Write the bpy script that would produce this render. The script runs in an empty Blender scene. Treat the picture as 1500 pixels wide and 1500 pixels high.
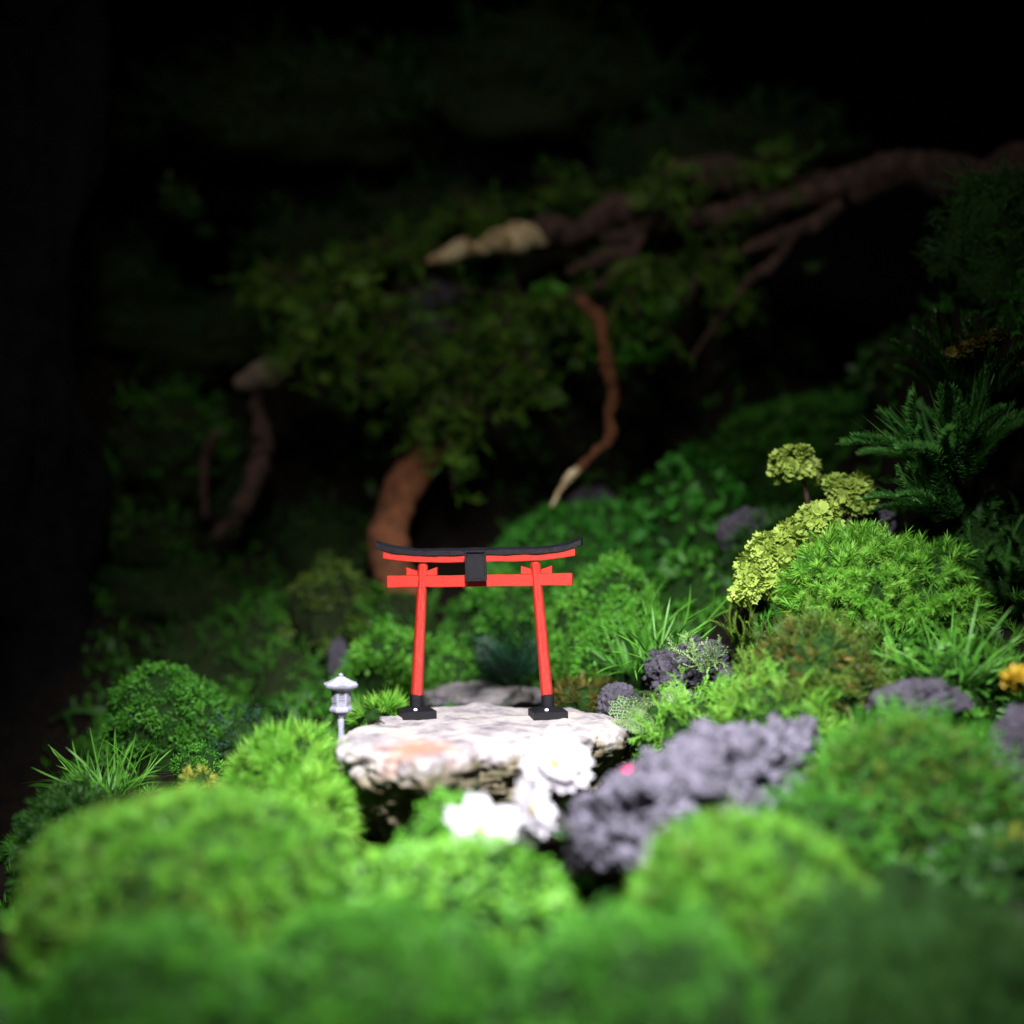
import bpy, math
import numpy as np
from mathutils import Vector

R = math.radians
C = bpy.context.scene.collection
F = 1500 * 50 / 36.0            # focal length in photograph pixels
CH = 7.15                       # camera height (centimetres) above the slab top
RNG = np.random.default_rng(11)


def P(px, py, d):
    """point at distance d (cm) in front of the lens, read off the photograph"""
    return np.array([(px - 750) * d / F, d - 50.0, CH - (py - 750) * d / F])


def D(d):
    """the far part of the planting stands closer together"""
    return d if d < 58 else 58 + (d - 58) * .55


# ------------------------------------------------------------------ noise
_perm = np.random.default_rng(5).permutation(256)
_perm = np.concatenate([_perm, _perm, _perm])
_val = np.random.default_rng(6).random(256) * 2 - 1


def vnoise(p):
    p = np.asarray(p, float)
    i = np.floor(p).astype(int)
    f = p - i
    u = f * f * (3 - 2 * f)
    i &= 255
    out = 0
    for dx in (0, 1):
        for dy in (0, 1):
            for dz in (0, 1):
                h = _perm[_perm[_perm[(i[:, 0] + dx) & 255] + ((i[:, 1] + dy) & 255)] + ((i[:, 2] + dz) & 255)]
                w = (u[:, 0] if dx else 1 - u[:, 0]) * (u[:, 1] if dy else 1 - u[:, 1]) * (u[:, 2] if dz else 1 - u[:, 2])
                out = out + w * _val[h]
    return out


def fbm(p, octv=4, s=1.0, gain=.5):
    p = np.asarray(p, float) * s
    a, t, n = 1.0, 0, 0
    for k in range(octv):
        t = t + a * vnoise(p * 2.03 ** k + 17.3 * k)
        n += a
        a *= gain
    return t / n


# ------------------------------------------------------------------ mesh helpers
class MB:
    def __init__(s):
        s.v, s.t, s.f, s.m, s.n = [], [], [], [], 0

    def add(s, v, faces, tint=None, mat=0):
        v = np.asarray(v, float).reshape(-1, 3)
        if len(v) == 0:
            return
        for fa in faces:
            fa = np.asarray(fa, int)
            if fa.size:
                s.f.append(fa + s.n)
                s.m.append(np.full(len(fa), mat))
        s.v.append(v)
        s.t.append(np.full(len(v), .5) if tint is None else np.asarray(tint, float))
        s.n += len(v)

    def build(s, name, mats, parent=None, origin=None, smooth=True):
        v = np.concatenate(s.v)
        t = np.concatenate(s.t)
        o = np.zeros(3) if origin is None else np.asarray(origin, float)
        v = v - o
        me = bpy.data.meshes.new(name)
        me.vertices.add(len(v))
        me.vertices.foreach_set('co', v.astype(np.float32).ravel())
        lens = np.concatenate([np.full(len(f), f.shape[1]) for f in s.f])
        loops = np.concatenate([f.ravel() for f in s.f])
        me.loops.add(len(loops))
        me.loops.foreach_set('vertex_index', loops.astype(np.int32))
        me.polygons.add(len(lens))
        st = np.concatenate([[0], np.cumsum(lens)[:-1]])
        me.polygons.foreach_set('loop_start', st.astype(np.int32))
        me.polygons.foreach_set('material_index', np.concatenate(s.m).astype(np.int32))
        me.polygons.foreach_set('use_smooth', (lens <= 4) & smooth)
        me.update(calc_edges=True)
        a = me.attributes.new('tint', 'FLOAT', 'POINT')
        a.data.foreach_set('value', t.astype(np.float32))
        for m in (mats if isinstance(mats, (list, tuple)) else [mats]):
            me.materials.append(m)
        ob = bpy.data.objects.new(name, me)
        C.objects.link(ob)
        ob.location = o
        if parent is not None:
            ob.parent = parent
        return ob


def tag(o, label=None, cat=None, group=None, kind=None):
    if label: o['label'] = label
    if cat: o['category'] = cat
    if group: o['group'] = group
    if kind: o['kind'] = kind
    return o


def thing(name, loc, label, cat, group=None, rot=(0, 0, 0)):
    o = bpy.data.objects.new(name, None)
    o.empty_display_size = .3
    C.objects.link(o)
    o.location = tuple(loc)
    o.rotation_euler = rot
    return tag(o, label, cat, group)


def grid_faces(nu, nv, close_u=False):
    """quads over a (nv rows) x (nu columns) grid"""
    f = []
    cu = nu if close_u else nu - 1
    a = np.arange(cu)
    b = (a + 1) % nu
    for r in range(nv - 1):
        f.append(np.stack([r * nu + a, r * nu + b, (r + 1) * nu + b, (r + 1) * nu + a], 1))
    return np.concatenate(f)


# ------------------------------------------------------------------ materials
def newmat(name):
    m = bpy.data.materials.new(name)
    m.use_nodes = True
    nt = m.node_tree
    return m, nt, nt.nodes['Principled BSDF'], nt.nodes['Material Output']


def ramp(nt, stops):
    r = nt.nodes.new('ShaderNodeValToRGB')
    e = r.color_ramp.elements
    while len(e) < len(stops):
        e.new(.5)
    for k, (p, c) in enumerate(stops):
        e[k].position = p
        e[k].color = (*c, 1)
    return r


def leaf_mat(name, dark, light, transl=.35, rough=.5, extra=None):
    m, nt, b, out = newmat(name)
    at = nt.nodes.new('ShaderNodeAttribute')
    at.attribute_name = 'tint'
    mid = tuple((x + y) / 2 for x, y in zip(dark, light))
    st = [(0, dark), (.5, mid), (1, light)]
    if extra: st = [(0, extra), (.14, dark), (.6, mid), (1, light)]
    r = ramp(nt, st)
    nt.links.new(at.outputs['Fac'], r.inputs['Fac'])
    nt.links.new(r.outputs['Color'], b.inputs['Base Color'])
    b.inputs['Roughness'].default_value = rough
    b.inputs['Specular IOR Level'].default_value = .35
    tr = nt.nodes.new('ShaderNodeBsdfTranslucent')
    nt.links.new(r.outputs['Color'], tr.inputs['Color'])
    mx = nt.nodes.new('ShaderNodeMixShader')
    mx.inputs[0].default_value = transl
    nt.links.new(b.outputs[0], mx.inputs[1])
    nt.links.new(tr.outputs[0], mx.inputs[2])
    nt.links.new(mx.outputs[0], out.inputs['Surface'])
    return m


def rock_mat(name, stops, nscale, bump=.4, bscale=6, rough=.9, pores=0):
    m, nt, b, out = newmat(name)
    tc = nt.nodes.new('ShaderNodeTexCoord')
    n1 = nt.nodes.new('ShaderNodeTexNoise')
    n1.inputs['Scale'].default_value = nscale
    n1.inputs['Detail'].default_value = 8
    n1.inputs['Roughness'].default_value = .65
    nt.links.new(tc.outputs['Object'], n1.inputs['Vector'])
    r = ramp(nt, stops)
    nt.links.new(n1.outputs['Fac'], r.inputs['Fac'])
    nt.links.new(r.outputs['Color'], b.inputs['Base Color'])
    b.inputs['Roughness'].default_value = rough
    n2 = nt.nodes.new('ShaderNodeTexNoise')
    n2.inputs['Scale'].default_value = bscale
    n2.inputs['Detail'].default_value = 10
    n2.inputs['Roughness'].default_value = .7
    nt.links.new(tc.outputs['Object'], n2.inputs['Vector'])
    bp = nt.nodes.new('ShaderNodeBump')
    bp.inputs['Strength'].default_value = bump
    bp.inputs['Distance'].default_value = .15
    nt.links.new(n2.outputs['Fac'], bp.inputs['Height'])
    last = bp
    if pores:
        vo = nt.nodes.new('ShaderNodeTexVoronoi')
        vo.inputs['Scale'].default_value = pores
        nt.links.new(tc.outputs['Object'], vo.inputs['Vector'])
        b2 = nt.nodes.new('ShaderNodeBump')
        b2.inputs['Strength'].default_value = .8
        b2.inputs['Distance'].default_value = .12
        nt.links.new(vo.outputs['Distance'], b2.inputs['Height'])
        nt.links.new(bp.outputs[0], b2.inputs['Normal'])
        last = b2
    nt.links.new(last.outputs[0], b.inputs['Normal'])
    return m, nt, b, r


def plain(name, col, rough=.5, bump=0, bscale=20, spec=.5, var=.0):
    m, nt, b, out = newmat(name)
    b.inputs['Base Color'].default_value = (*col, 1)
    b.inputs['Roughness'].default_value = rough
    b.inputs['Specular IOR Level'].default_value = spec
    tc = nt.nodes.new('ShaderNodeTexCoord')
    n = nt.nodes.new('ShaderNodeTexNoise')
    n.inputs['Scale'].default_value = bscale
    n.inputs['Detail'].default_value = 5
    nt.links.new(tc.outputs['Object'], n.inputs['Vector'])
    if bump:
        bp = nt.nodes.new('ShaderNodeBump')
        bp.inputs['Strength'].default_value = bump
        bp.inputs['Distance'].default_value = .03
        nt.links.new(n.outputs['Fac'], bp.inputs['Height'])
        nt.links.new(bp.outputs[0], b.inputs['Normal'])
    if var:
        r = ramp(nt, [(.3, tuple(c * (1 - var) for c in col)), (.7, tuple(min(1, c * (1 + var)) for c in col))])
        nt.links.new(n.outputs['Fac'], r.inputs['Fac'])
        nt.links.new(r.outputs['Color'], b.inputs['Base Color'])
    return m


def printed(name, col, rough, lines=26.0, strength=.5):
    """3-D printed plastic: fine layer lines"""
    m, nt, b, out = newmat(name)
    tc = nt.nodes.new('ShaderNodeTexCoord')
    w = nt.nodes.new('ShaderNodeTexWave')
    w.bands_direction = 'Z'
    w.inputs['Scale'].default_value = lines
    w.inputs['Distortion'].default_value = .6
    w.inputs['Detail'].default_value = 2
    nt.links.new(tc.outputs['Object'], w.inputs['Vector'])
    n = nt.nodes.new('ShaderNodeTexNoise')
    n.inputs['Scale'].default_value = 9
    n.inputs['Detail'].default_value = 6
    nt.links.new(tc.outputs['Object'], n.inputs['Vector'])
    n.inputs['Roughness'].default_value = .75
    r = ramp(nt, [(.3, tuple(c * .62 for c in col)), (.72, tuple(c * 1.25 for c in col))])
    nt.links.new(n.outputs['Fac'], r.inputs['Fac'])
    nt.links.new(r.outputs['Color'], b.inputs['Base Color'])
    bp = nt.nodes.new('ShaderNodeBump')
    bp.inputs['Strength'].default_value = strength
    bp.inputs['Distance'].default_value = .006
    nt.links.new(w.outputs['Fac'], bp.inputs['Height'])
    b2 = nt.nodes.new('ShaderNodeBump')
    b2.inputs['Strength'].default_value = .7
    b2.inputs['Distance'].default_value = .035
    nt.links.new(n.outputs['Fac'], b2.inputs['Height'])
    nt.links.new(bp.outputs[0], b2.inputs['Normal'])
    nt.links.new(b2.outputs[0], b.inputs['Normal'])
    b.inputs['Roughness'].default_value = rough
    b.inputs['Specular IOR Level'].default_value = .22
    return m


M = {}
M['bright'] = leaf_mat('bright_moss', (.045, .20, .012), (.185, .44, .045))
M['spring'] = leaf_mat('spring_moss', (.065, .26, .014), (.24, .50, .06))
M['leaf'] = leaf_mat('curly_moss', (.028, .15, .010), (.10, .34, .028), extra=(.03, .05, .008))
M['curly_light'] = leaf_mat('curly_light_moss', (.055, .25, .015), (.17, .47, .045), extra=(.03, .05, .008))
M['emerald'] = leaf_mat('emerald_moss', (.020, .15, .012), (.07, .32, .03))
M['teal'] = leaf_mat('teal_fern', (.006, .035, .018), (.03, .10, .05))
M['olive'] = leaf_mat('olive_moss', (.045, .10, .010), (.15, .25, .03), extra=(.06, .035, .012))
M['brown'] = leaf_mat('brown_moss', (.05, .05, .008), (.20, .15, .03))
M['lime'] = leaf_mat('lime_coral_moss', (.17, .27, .03), (.38, .50, .10), transl=.3)
M['fern_mid'] = leaf_mat('mid_fern', (.022, .11, .018), (.09, .27, .05))
M['sage'] = leaf_mat('sage_sprig', (.10, .20, .06), (.26, .38, .15))
M['deep'] = leaf_mat('deep_shaded_green', (.012, .055, .008), (.04, .13, .016))  # deep green, also darkened to stand in for shade beyond the lamp cone
M['grass'] = leaf_mat('grass_green', (.030, .15, .012), (.12, .34, .035), rough=.5)
M['hang'] = leaf_mat('hanging_fern_green', (.035, .12, .008), (.17, .33, .03), extra=(.05, .025, .01))
M['mustard'] = leaf_mat('mustard_moss', (.26, .28, .03), (.48, .50, .09))
M['amber'] = leaf_mat('amber_leaf', (.40, .25, .015), (.55, .38, .03))
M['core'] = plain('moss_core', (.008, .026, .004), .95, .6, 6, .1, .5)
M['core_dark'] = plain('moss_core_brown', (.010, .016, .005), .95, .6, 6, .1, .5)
M['soil'], _, _b3, _ = rock_mat('dark_soil', [(.3, (.003, .0025, .002)), (.7, (.014, .010, .007))], 3, 1, 14)
_b3.inputs['Specular IOR Level'].default_value = .08
M['red'] = printed('red_plastic', (.36, .016, .008), .5)
M['red_gloss'] = printed('red_plastic_column', (.36, .016, .008), .30, 22, 1.0)
M['red_gloss'].node_tree.nodes['Principled BSDF'].inputs['Specular IOR Level'].default_value = .6
M['black'] = printed('black_plastic', (.0045, .004, .007), .48, 18, 1.0)
M['metal'] = plain('pale_screw', (.75, .75, .78), .25)
M['white_plastic'] = printed('white_plastic', (.26, .26, .33), .5, 20, .7)
M['opening_shade'] = plain('painted_recess_shade', (.03, .03, .04), .8)  # dark pane colour standing in for the shade inside the lantern openings
M['petal'] = leaf_mat('white_petal', (.38, .36, .40), (.52, .50, .54), transl=.3)
M['stamen'] = plain('yellow_stamen', (.45, .38, .05), .7, .5, 30)
M['stem'] = leaf_mat('green_stem', (.05, .14, .02), (.12, .25, .04))
M['flower_leaf'] = leaf_mat('flower_leaf', (.03, .16, .02), (.09, .33, .05))
M['pink'] = plain('pink_petal', (.6, .03, .16), .5)
M['bark'], _, _, _ = rock_mat('bark', [(.35, (.014, .007, .006)), (.5, (.05, .024, .018)), (.68, (.11, .055, .040))], 1.8, 1, 4)
M['bark_orange'], _, _, _ = rock_mat('orange_bark', [(.3, (.05, .014, .004)), (.7, (.18, .058, .016))], 1.6, .7, 6)
M['bark_grey'], _, _, _ = rock_mat('grey_bark', [(.3, (.07, .045, .036)), (.7, (.20, .14, .11))], 2, .7, 6)
M['palewood'], _, _, _ = rock_mat('pale_wood', [(.36, (.10, .05, .025)), (.46, (.34, .24, .12)), (.62, (.62, .52, .33))], 1.1, .5, 6)
M['tipwood'] = plain('pale_root_tip', (.6, .45, .22), .7, .4, 8, .3, .3)
M['cork'], _, _b2, _ = rock_mat('dark_cork', [(.3, (.002, .002, .003)), (.7, (.008, .008, .010))], 1.0, 1, 2)
_b2.inputs['Specular IOR Level'].default_value = .05
M['wall'] = plain('black_wall', (.006, .006, .007), .9, .3, 3, .1, .4)
M['lava'], _nt, _b, _r = rock_mat('lava_rock', [(.32, (.03, .027, .038)), (.48, (.075, .069, .095)), (.66, (.165, .152, .205))], 2.2, .8, 5, .95, 5)
M['lava_dark'], _, _, _ = rock_mat('dark_lava_rock', [(.3, (.015, .013, .019)), (.7, (.075, .066, .092))], 2.4, .8, 6, .95, 6)
M['stone2'], _, _, _ = rock_mat('pale_stone', [(.3, (.10, .09, .12)), (.5, (.36, .33, .36)), (.7, (.50, .45, .41))], .9, .6, 5)


def slab_material():
    m, nt, b, r = rock_mat('cream_slab', [(.30, (.06, .054, .065)), (.42, (.17, .155, .168)), (.53, (.29, .265, .268)), (.70, (.38, .315, .24))], .75, .55, 4.5)
    tc = nt.nodes.new('ShaderNodeTexCoord')
    # olive-brown crust on sides and underside, underside shadow painted into its tone, noise-broken
    sx = nt.nodes.new('ShaderNodeSeparateXYZ')
    nt.links.new(tc.outputs['Object'], sx.inputs[0])
    n = nt.nodes.new('ShaderNodeTexNoise')
    n.inputs['Scale'].default_value = 1.1
    n.inputs['Detail'].default_value = 7
    n.inputs['Roughness'].default_value = .7
    nt.links.new(tc.outputs['Object'], n.inputs['Vector'])
    ad = nt.nodes.new('ShaderNodeMath'); ad.operation = 'MULTIPLY_ADD'
    ad.inputs[1].default_value = 1.6
    nt.links.new(n.outputs['Fac'], ad.inputs[0])
    cl = nt.nodes.new('ShaderNodeMapRange')          # the left end is thicker; the dark crust starts lower on its lit face
    cl.inputs['From Min'].default_value = -2.0
    cl.inputs['From Max'].default_value = -4.5
    cl.inputs['To Max'].default_value = .38
    nt.links.new(sx.outputs['X'], cl.inputs['Value'])
    sm = nt.nodes.new('ShaderNodeMath'); sm.operation = 'ADD'
    nt.links.new(sx.outputs['Z'], sm.inputs[0]); nt.links.new(cl.outputs[0], sm.inputs[1])
    nt.links.new(sm.outputs[0], ad.inputs[2])
    mr = nt.nodes.new('ShaderNodeMapRange')
    mr.inputs['From Min'].default_value = .15
    mr.inputs['From Max'].default_value = .50
    mr.inputs['To Min'].default_value = 1
    mr.inputs['To Max'].default_value = 0
    nt.links.new(ad.outputs[0], mr.inputs['Value'])
    n3 = nt.nodes.new('ShaderNodeTexNoise'); n3.inputs['Scale'].default_value = 1.7; n3.inputs['Detail'].default_value = 8
    nt.links.new(tc.outputs['Object'], n3.inputs['Vector'])
    crust = ramp(nt, [(.34, (.035, .036, .013)), (.52, (.10, .083, .045)), (.68, (.22, .19, .15))])
    nt.links.new(n3.outputs['Fac'], crust.inputs['Fac'])
    mx = nt.nodes.new('ShaderNodeMixRGB')
    nt.links.new(mr.outputs[0], mx.inputs['Fac'])
    nt.links.new(r.outputs['Color'], mx.inputs['Color1'])
    nt.links.new(crust.outputs['Color'], mx.inputs['Color2'])
    # orange iron stain near the front left
    vm = nt.nodes.new('ShaderNodeVectorMath'); vm.operation = 'SUBTRACT'
    vm.inputs[1].default_value = (-2.9, -6.6, 0)
    nt.links.new(tc.outputs['Object'], vm.inputs[0])
    vl = nt.nodes.new('ShaderNodeVectorMath'); vl.operation = 'LENGTH'
    nt.links.new(vm.outputs[0], vl.inputs[0])
    ad2 = nt.nodes.new('ShaderNodeMath'); ad2.operation = 'MULTIPLY_ADD'
    ad2.inputs[1].default_value = 2.2
    nt.links.new(n3.outputs['Fac'], ad2.inputs[0])
    nt.links.new(vl.outputs['Value'], ad2.inputs[2])
    m2 = nt.nodes.new('ShaderNodeMapRange')
    m2.inputs['From Min'].default_value = 1.5
    m2.inputs['From Max'].default_value = 2.7
    m2.inputs['To Min'].default_value = .75
    m2.inputs['To Max'].default_value = 0
    nt.links.new(ad2.outputs[0], m2.inputs['Value'])
    mx2 = nt.nodes.new('ShaderNodeMixRGB')
    nt.links.new(m2.outputs[0], mx2.inputs['Fac'])
    nt.links.new(mx.outputs[0], mx2.inputs['Color1'])
    mx2.inputs['Color2'].default_value = (.26, .085, .03, 1)
    nt.links.new(mx2.outputs[0], b.inputs['Base Color'])
    return m


M['slab'] = slab_material()


# ------------------------------------------------------------------ plant templates (unit size, growing along +z)
def tpl_join(parts):
    V, Q, T, TI, n = [], [], [], [], 0
    for v, q, t, ti in parts:
        V.append(v); TI.append(ti)
        if len(q): Q.append(np.asarray(q) + n)
        if len(t): T.append(np.asarray(t) + n)
        n += len(v)
    return (np.concatenate(V), np.concatenate(Q) if Q else np.zeros((0, 4), int),
            np.concatenate(T) if T else np.zeros((0, 3), int), np.concatenate(TI))


def blade(p, d, side, L, w, bend, segs=2, fold=0.0, t0=0.0, t1=.3):
    """a narrow leaf: ribbon that bends and ends in a point"""
    d = d / np.linalg.norm(d)
    side = side - d * side.dot(d)
    side = side / (np.linalg.norm(side) + 1e-9)
    up = np.cross(side, d)
    vs, ti = [], []
    pos = np.array(p, float)
    cur = d.copy()
    ws = [.55, 1, .8, .5] if segs > 2 else [.7, 1]
    for k in range(segs):
        ww = w * ws[min(k, len(ws) - 1)] * .5
        vs += [pos - side * ww, pos + side * ww]
        ti += [t0 + (t1 - t0) * k / segs] * 2
        pos = pos + cur * L / segs
        cur = cur + up * bend
        cur /= np.linalg.norm(cur)
    vs.append(pos); ti.append(t1)
    q = [(2 * k, 2 * k + 1, 2 * k + 3, 2 * k + 2) for k in range(segs - 1)]
    t = [(2 * segs - 2, 2 * segs - 1, 2 * segs)]
    return np.array(vs), np.array(q).reshape(-1, 4), np.array(t), np.array(ti)


def leaflet(p, d, side, L, w, cup=.3, t0=0, t1=.25):
    """a small rounded leaf of two folded halves"""
    d = d / np.linalg.norm(d)
    side = side - d * side.dot(d)
    side = side / (np.linalg.norm(side) + 1e-9)
    up = np.cross(side, d)
    p = np.array(p, float)
    v = np.array([p, p + d * L * .35 - side * w * .5 + up * cup * w, p + d * L * .45,
                  p + d * L * .35 + side * w * .5 + up * cup * w,
                  p + d * L * .85 - side * w * .3 + up * cup * w * .6, p + d * L * .85 + side * w * .3 + up * cup * w * .6, p + d * L - up * cup * w * .3])
    q = np.array([(0, 2, 4, 1), (0, 3, 5, 2)])
    t = np.array([(2, 6, 4), (2, 5, 6)])
    return v, q, t, np.array([t0, t1, t0, t1, t1, t1, t1])


def rdir(rng, tilt):
    a = rng.random() * 2 * math.pi
    return np.array([math.sin(tilt) * math.cos(a), math.sin(tilt) * math.sin(a), math.cos(tilt)]), \
        np.array([-math.sin(a), math.cos(a), 0])


def T_star(rng, n=28, spread=1.0, w=.042, bend=.25):
    """hair-cap moss shoot: a fan of needles"""
    pr = []
    for k in range(n):
        t = spread * (rng.random() ** .7)
        d, s = rdir(rng, t)
        pr.append(blade((0, 0, rng.random() * .25), d, s, .65 + .4 * rng.random(), w * (.7 + .5 * rng.random()), bend * (rng.random() - .35)))
    return tpl_join(pr)


def T_tall(rng, n=46, w=.03):
    """bottle-brush shoot: needles all along a short stem"""
    pr = []
    lean, _ = rdir(rng, .25)
    for k in range(n):
        h = k / n
        d, s = rdir(rng, 1.15 - .75 * h + .2 * rng.random())
        pr.append(blade(lean * h * .75, d, s, .34 + .12 * rng.random(), w, .3 * rng.random()))
    return tpl_join(pr)


def T_curl(rng, n=36):
    """curly moss sprig: a knot of crinkled leaflets on a stub"""
    pr = []
    for k in range(n):
        a, s = rdir(rng, .3 + 1.3 * rng.random())
        b = rng.normal(size=3); b /= np.linalg.norm(b)
        p = a * (.25 + .45 * rng.random())
        d = a * .6 + b * .7 + np.array([0, 0, .35])
        tt = rng.random() * .12
        pr.append(leaflet(p, d, np.cross(d, b) + 1e-3, .18 + .24 * rng.random(), .06 + .10 * rng.random(), 1.8 * (rng.random() - .4), tt, .12 + tt * 1.5))
    pr.append(blade((0, 0, -.3), np.array([0, 0, 1.]), np.array([1., 0, 0]), .7, .12, .1))
    return tpl_join(pr)


def T_branchy(rng, depth=3):
    """reindeer-moss sprig: forked flat twigs"""
    pr = []

    def go(p, d, L, w, k):
        b = rng.normal(size=3)
        s = np.cross(d, b)
        v, q, t, ti = blade(p, d, s, L, w, .35 * (rng.random() - .5), t0=.05 * (depth - k), t1=.08 * (depth - k) + .05)
        pr.append((v, q, t, ti))
        if k == 0: return
        for j in range(3 if k > 1 else 2):
            nd = d + rng.normal(size=3) * .75
            nd[2] += .15
            nd /= np.linalg.norm(nd)
            go(p + d * L * (.55 + .3 * rng.random()), nd, L * .68, w * .85, k - 1)
    go(np.zeros(3), np.array([0, 0, 1.]), .45, .13, depth)
    return tpl_join(pr)


def T_frond(rng, n=20, lw=.075, ll=.27, droop=.5, narrow=True):
    """feathery frond: arching midrib with leaves in two rows"""
    pr = []
    a = rng.random() * 6.28
    out = np.array([math.cos(a), math.sin(a), 0])
    side = np.array([-math.sin(a), math.cos(a), 0])
    pos = np.zeros(3)
    d = np.array([0, 0, 1.]) + out * .35
    d /= np.linalg.norm(d)
    pts = [pos]
    for k in range(n):
        pos = pos + d / n
        pts.append(pos)
        d = d + out * droop / n * 1.7 - np.array([0, 0, 1]) * droop / n * (1 + k / n)
        d += rng.normal(size=3) * .035
        d /= np.linalg.norm(d)
        env = math.sin(math.pi * min(1, (k + 2.5) / (n + 2))) ** .6
        for sg in (-1, 1):
            dd = side * sg * 1.0 + d * .75 + rng.normal(size=3) * .13
            if narrow:
                pr.append(blade(pos, dd, d, ll * env * (.8 + .4 * rng.random()), lw * .55, .25 * (rng.random() - .3) * sg, t0=.05, t1=.25))
            else:
                pr.append(leaflet(pos, dd, d, ll * env * (.8 + .3 * rng.random()), lw, .25, .05, .2))
    pts = np.array(pts)
    w = .018
    v = np.concatenate([pts - side * w, pts + side * w])
    m = len(pts)
    q = np.array([(i, i + 1, m + i + 1, m + i) for i in range(m - 1)])
    pr.append((v, q, np.zeros((0, 3), int), np.zeros(len(v))))
    return tpl_join(pr)


def T_double(rng, n=9):
    """twice-cut frond: little feathers on a midrib"""
    pr = []
    a = rng.random() * 6.28
    out = np.array([math.cos(a), math.sin(a), 0]); side = np.array([-math.sin(a), math.cos(a), 0])
    pos = np.zeros(3); d = np.array([0, 0, 1.]) + out * .3; d /= np.linalg.norm(d)
    for k in range(n):
        pr.append(blade(pos, d, side, 1.15 / n, .035, 0))
        pos = pos + d / n
        d = d + out * .09 - np.array([0, 0, .045]) + rng.normal(size=3) * .04
        d /= np.linalg.norm(d)
        env = .46 * (1 - k / n) ** .8 + .07
        for sg in (-1, 1):
            dd = side * sg + d * .7; dd /= np.linalg.norm(dd)
            L = env * (.85 + .3 * rng.random())
            pp = pos.copy()
            m = max(3, int(L / .05))
            for j in range(m):
                pp = pp + dd * L / m
                for s2 in (-1, 1):
                    nd = d * s2 * .9 + dd * .7 + rng.normal(size=3) * .2
                    pr.append(blade(pp, nd, dd, .055 * (1 - .5 * j / m) + .025, .022, .2, t0=.1, t1=.3))
            pr.append(blade(pos, dd, d, L, .022, 0))
    return tpl_join(pr)


def T_brush(rng, n=300):
    """arching shoot densely lined with short needles all round"""
    pr = []
    a = rng.random() * 6.28
    out = np.array([math.cos(a), math.sin(a), 0])
    for k in range(n):
        h = k / n
        pos = np.array([0, 0, 1.]) * h * (1 - .22 * h) + out * .34 * h * h
        ax = np.array([0, 0, 1.]) + out * .8 * h
        d, s = rdir(rng, 1.0 - .45 * h)
        d = d + ax * .35
        pr.append(blade(pos, d, s, .155 * (1 - .45 * h), .017, .3 * rng.random(), t0=.1, t1=.3))
    pr.append(blade((0, 0, 0), np.array([0, 0, 1.]) + out * .25, np.cross(out, [0, 0, 1.]), .95, .03, .05, 4))
    return tpl_join(pr)


def T_strand(rng, n=64):
    """creeping moss strand: a wandering thread with short scale leaves and side threads"""
    pr = []

    def go(p, d, L, m):
        for k in range(m):
            for s2 in (-1, 1):
                side = np.cross(d, rng.normal(size=3)); side /= np.linalg.norm(side)
                pr.append(blade(p, side * .8 + d * .8, d, .065, .022, .3 * rng.random(), t0=.1, t1=.3))
            q = p + d * L / m
            pr.append(blade(p, d, np.cross(d, [.3, 1, .2]), L / m * 1.3, .022, 0))
            p = q
            d = d + rng.normal(size=3) * .13; d /= np.linalg.norm(d)
            if L > .6 and k % 3 == 2 and k < m - 2:
                e = d + rng.normal(size=3) * .7; e /= np.linalg.norm(e)
                go(p, e, L * .34, 6)
    go(np.zeros(3), np.array([0, 0, 1.]), 1.0, 18)
    return tpl_join(pr)


def T_ruffle(rng, n=9):
    """coral-like crinkled rosette"""
    pr = []
    for k in range(n):
        a = 6.283 * k / n + rng.random() * .5
        tilt = .35 + .9 * rng.random()
        o = np.array([math.cos(a), math.sin(a), 0]); s = np.array([-math.sin(a), math.cos(a), 0])
        nu, nv = 7, 4
        L = .75 + .3 * rng.random()
        ph = rng.random() * 6
        g = []
        ti = []
        for j in range(nv):
            v = j / (nv - 1)
            for i in range(nu):
                u = i / (nu - 1) * 2 - 1
                W = .10 + .42 * v
                r = v * L
                crink = .11 * v * math.sin(u * 7 + ph) + .07 * v * v * math.sin(u * 15 + ph * 2)
                rr = r * math.sin(tilt) + .18 * v * v + crink * .6
                z = r * math.cos(tilt) + crink - .12 * v * v * (1 if tilt > .8 else 0)
                g.append(o * rr + s * u * W + np.array([0, 0, z]))
                ti.append(.05 + .35 * v * rng.random())
        pr.append((np.array(g), grid_faces(nu, nv), np.zeros((0, 3), int), np.array(ti)))
    return tpl_join(pr)


def T_grass(rng, n=1, bend=.28):
    d, s = rdir(rng, .25)
    return blade((0, 0, 0), d, s, 1, .042, bend * (.3 + rng.random()) * (1 if rng.random() > .3 else -1), segs=6, t0=0, t1=.3)


trng = np.random.default_rng(3)
TPL = {
    'star': [T_star(trng) for _ in range(5)],
    'fine': [T_star(trng, 14, .95, .06, .2) for _ in range(5)],
    'tall': [T_tall(trng) for _ in range(5)],
    'curl': [T_curl(trng) for _ in range(7)],
    'branchy': [T_branchy(trng) for _ in range(6)],
    'frond': [T_frond(trng) for _ in range(7)],
    'fern': [T_frond(trng, 15, .065, .22, .9, False) for _ in range(7)],
    'strand': [T_strand(trng) for _ in range(7)],
    'brush': [T_brush(trng) for _ in range(5)],
    'double': [T_double(trng) for _ in range(5)],
    'ruffle': [T_ruffle(trng) for _ in range(5)],
    'blade': [T_grass(trng) for _ in range(8)],
}


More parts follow.
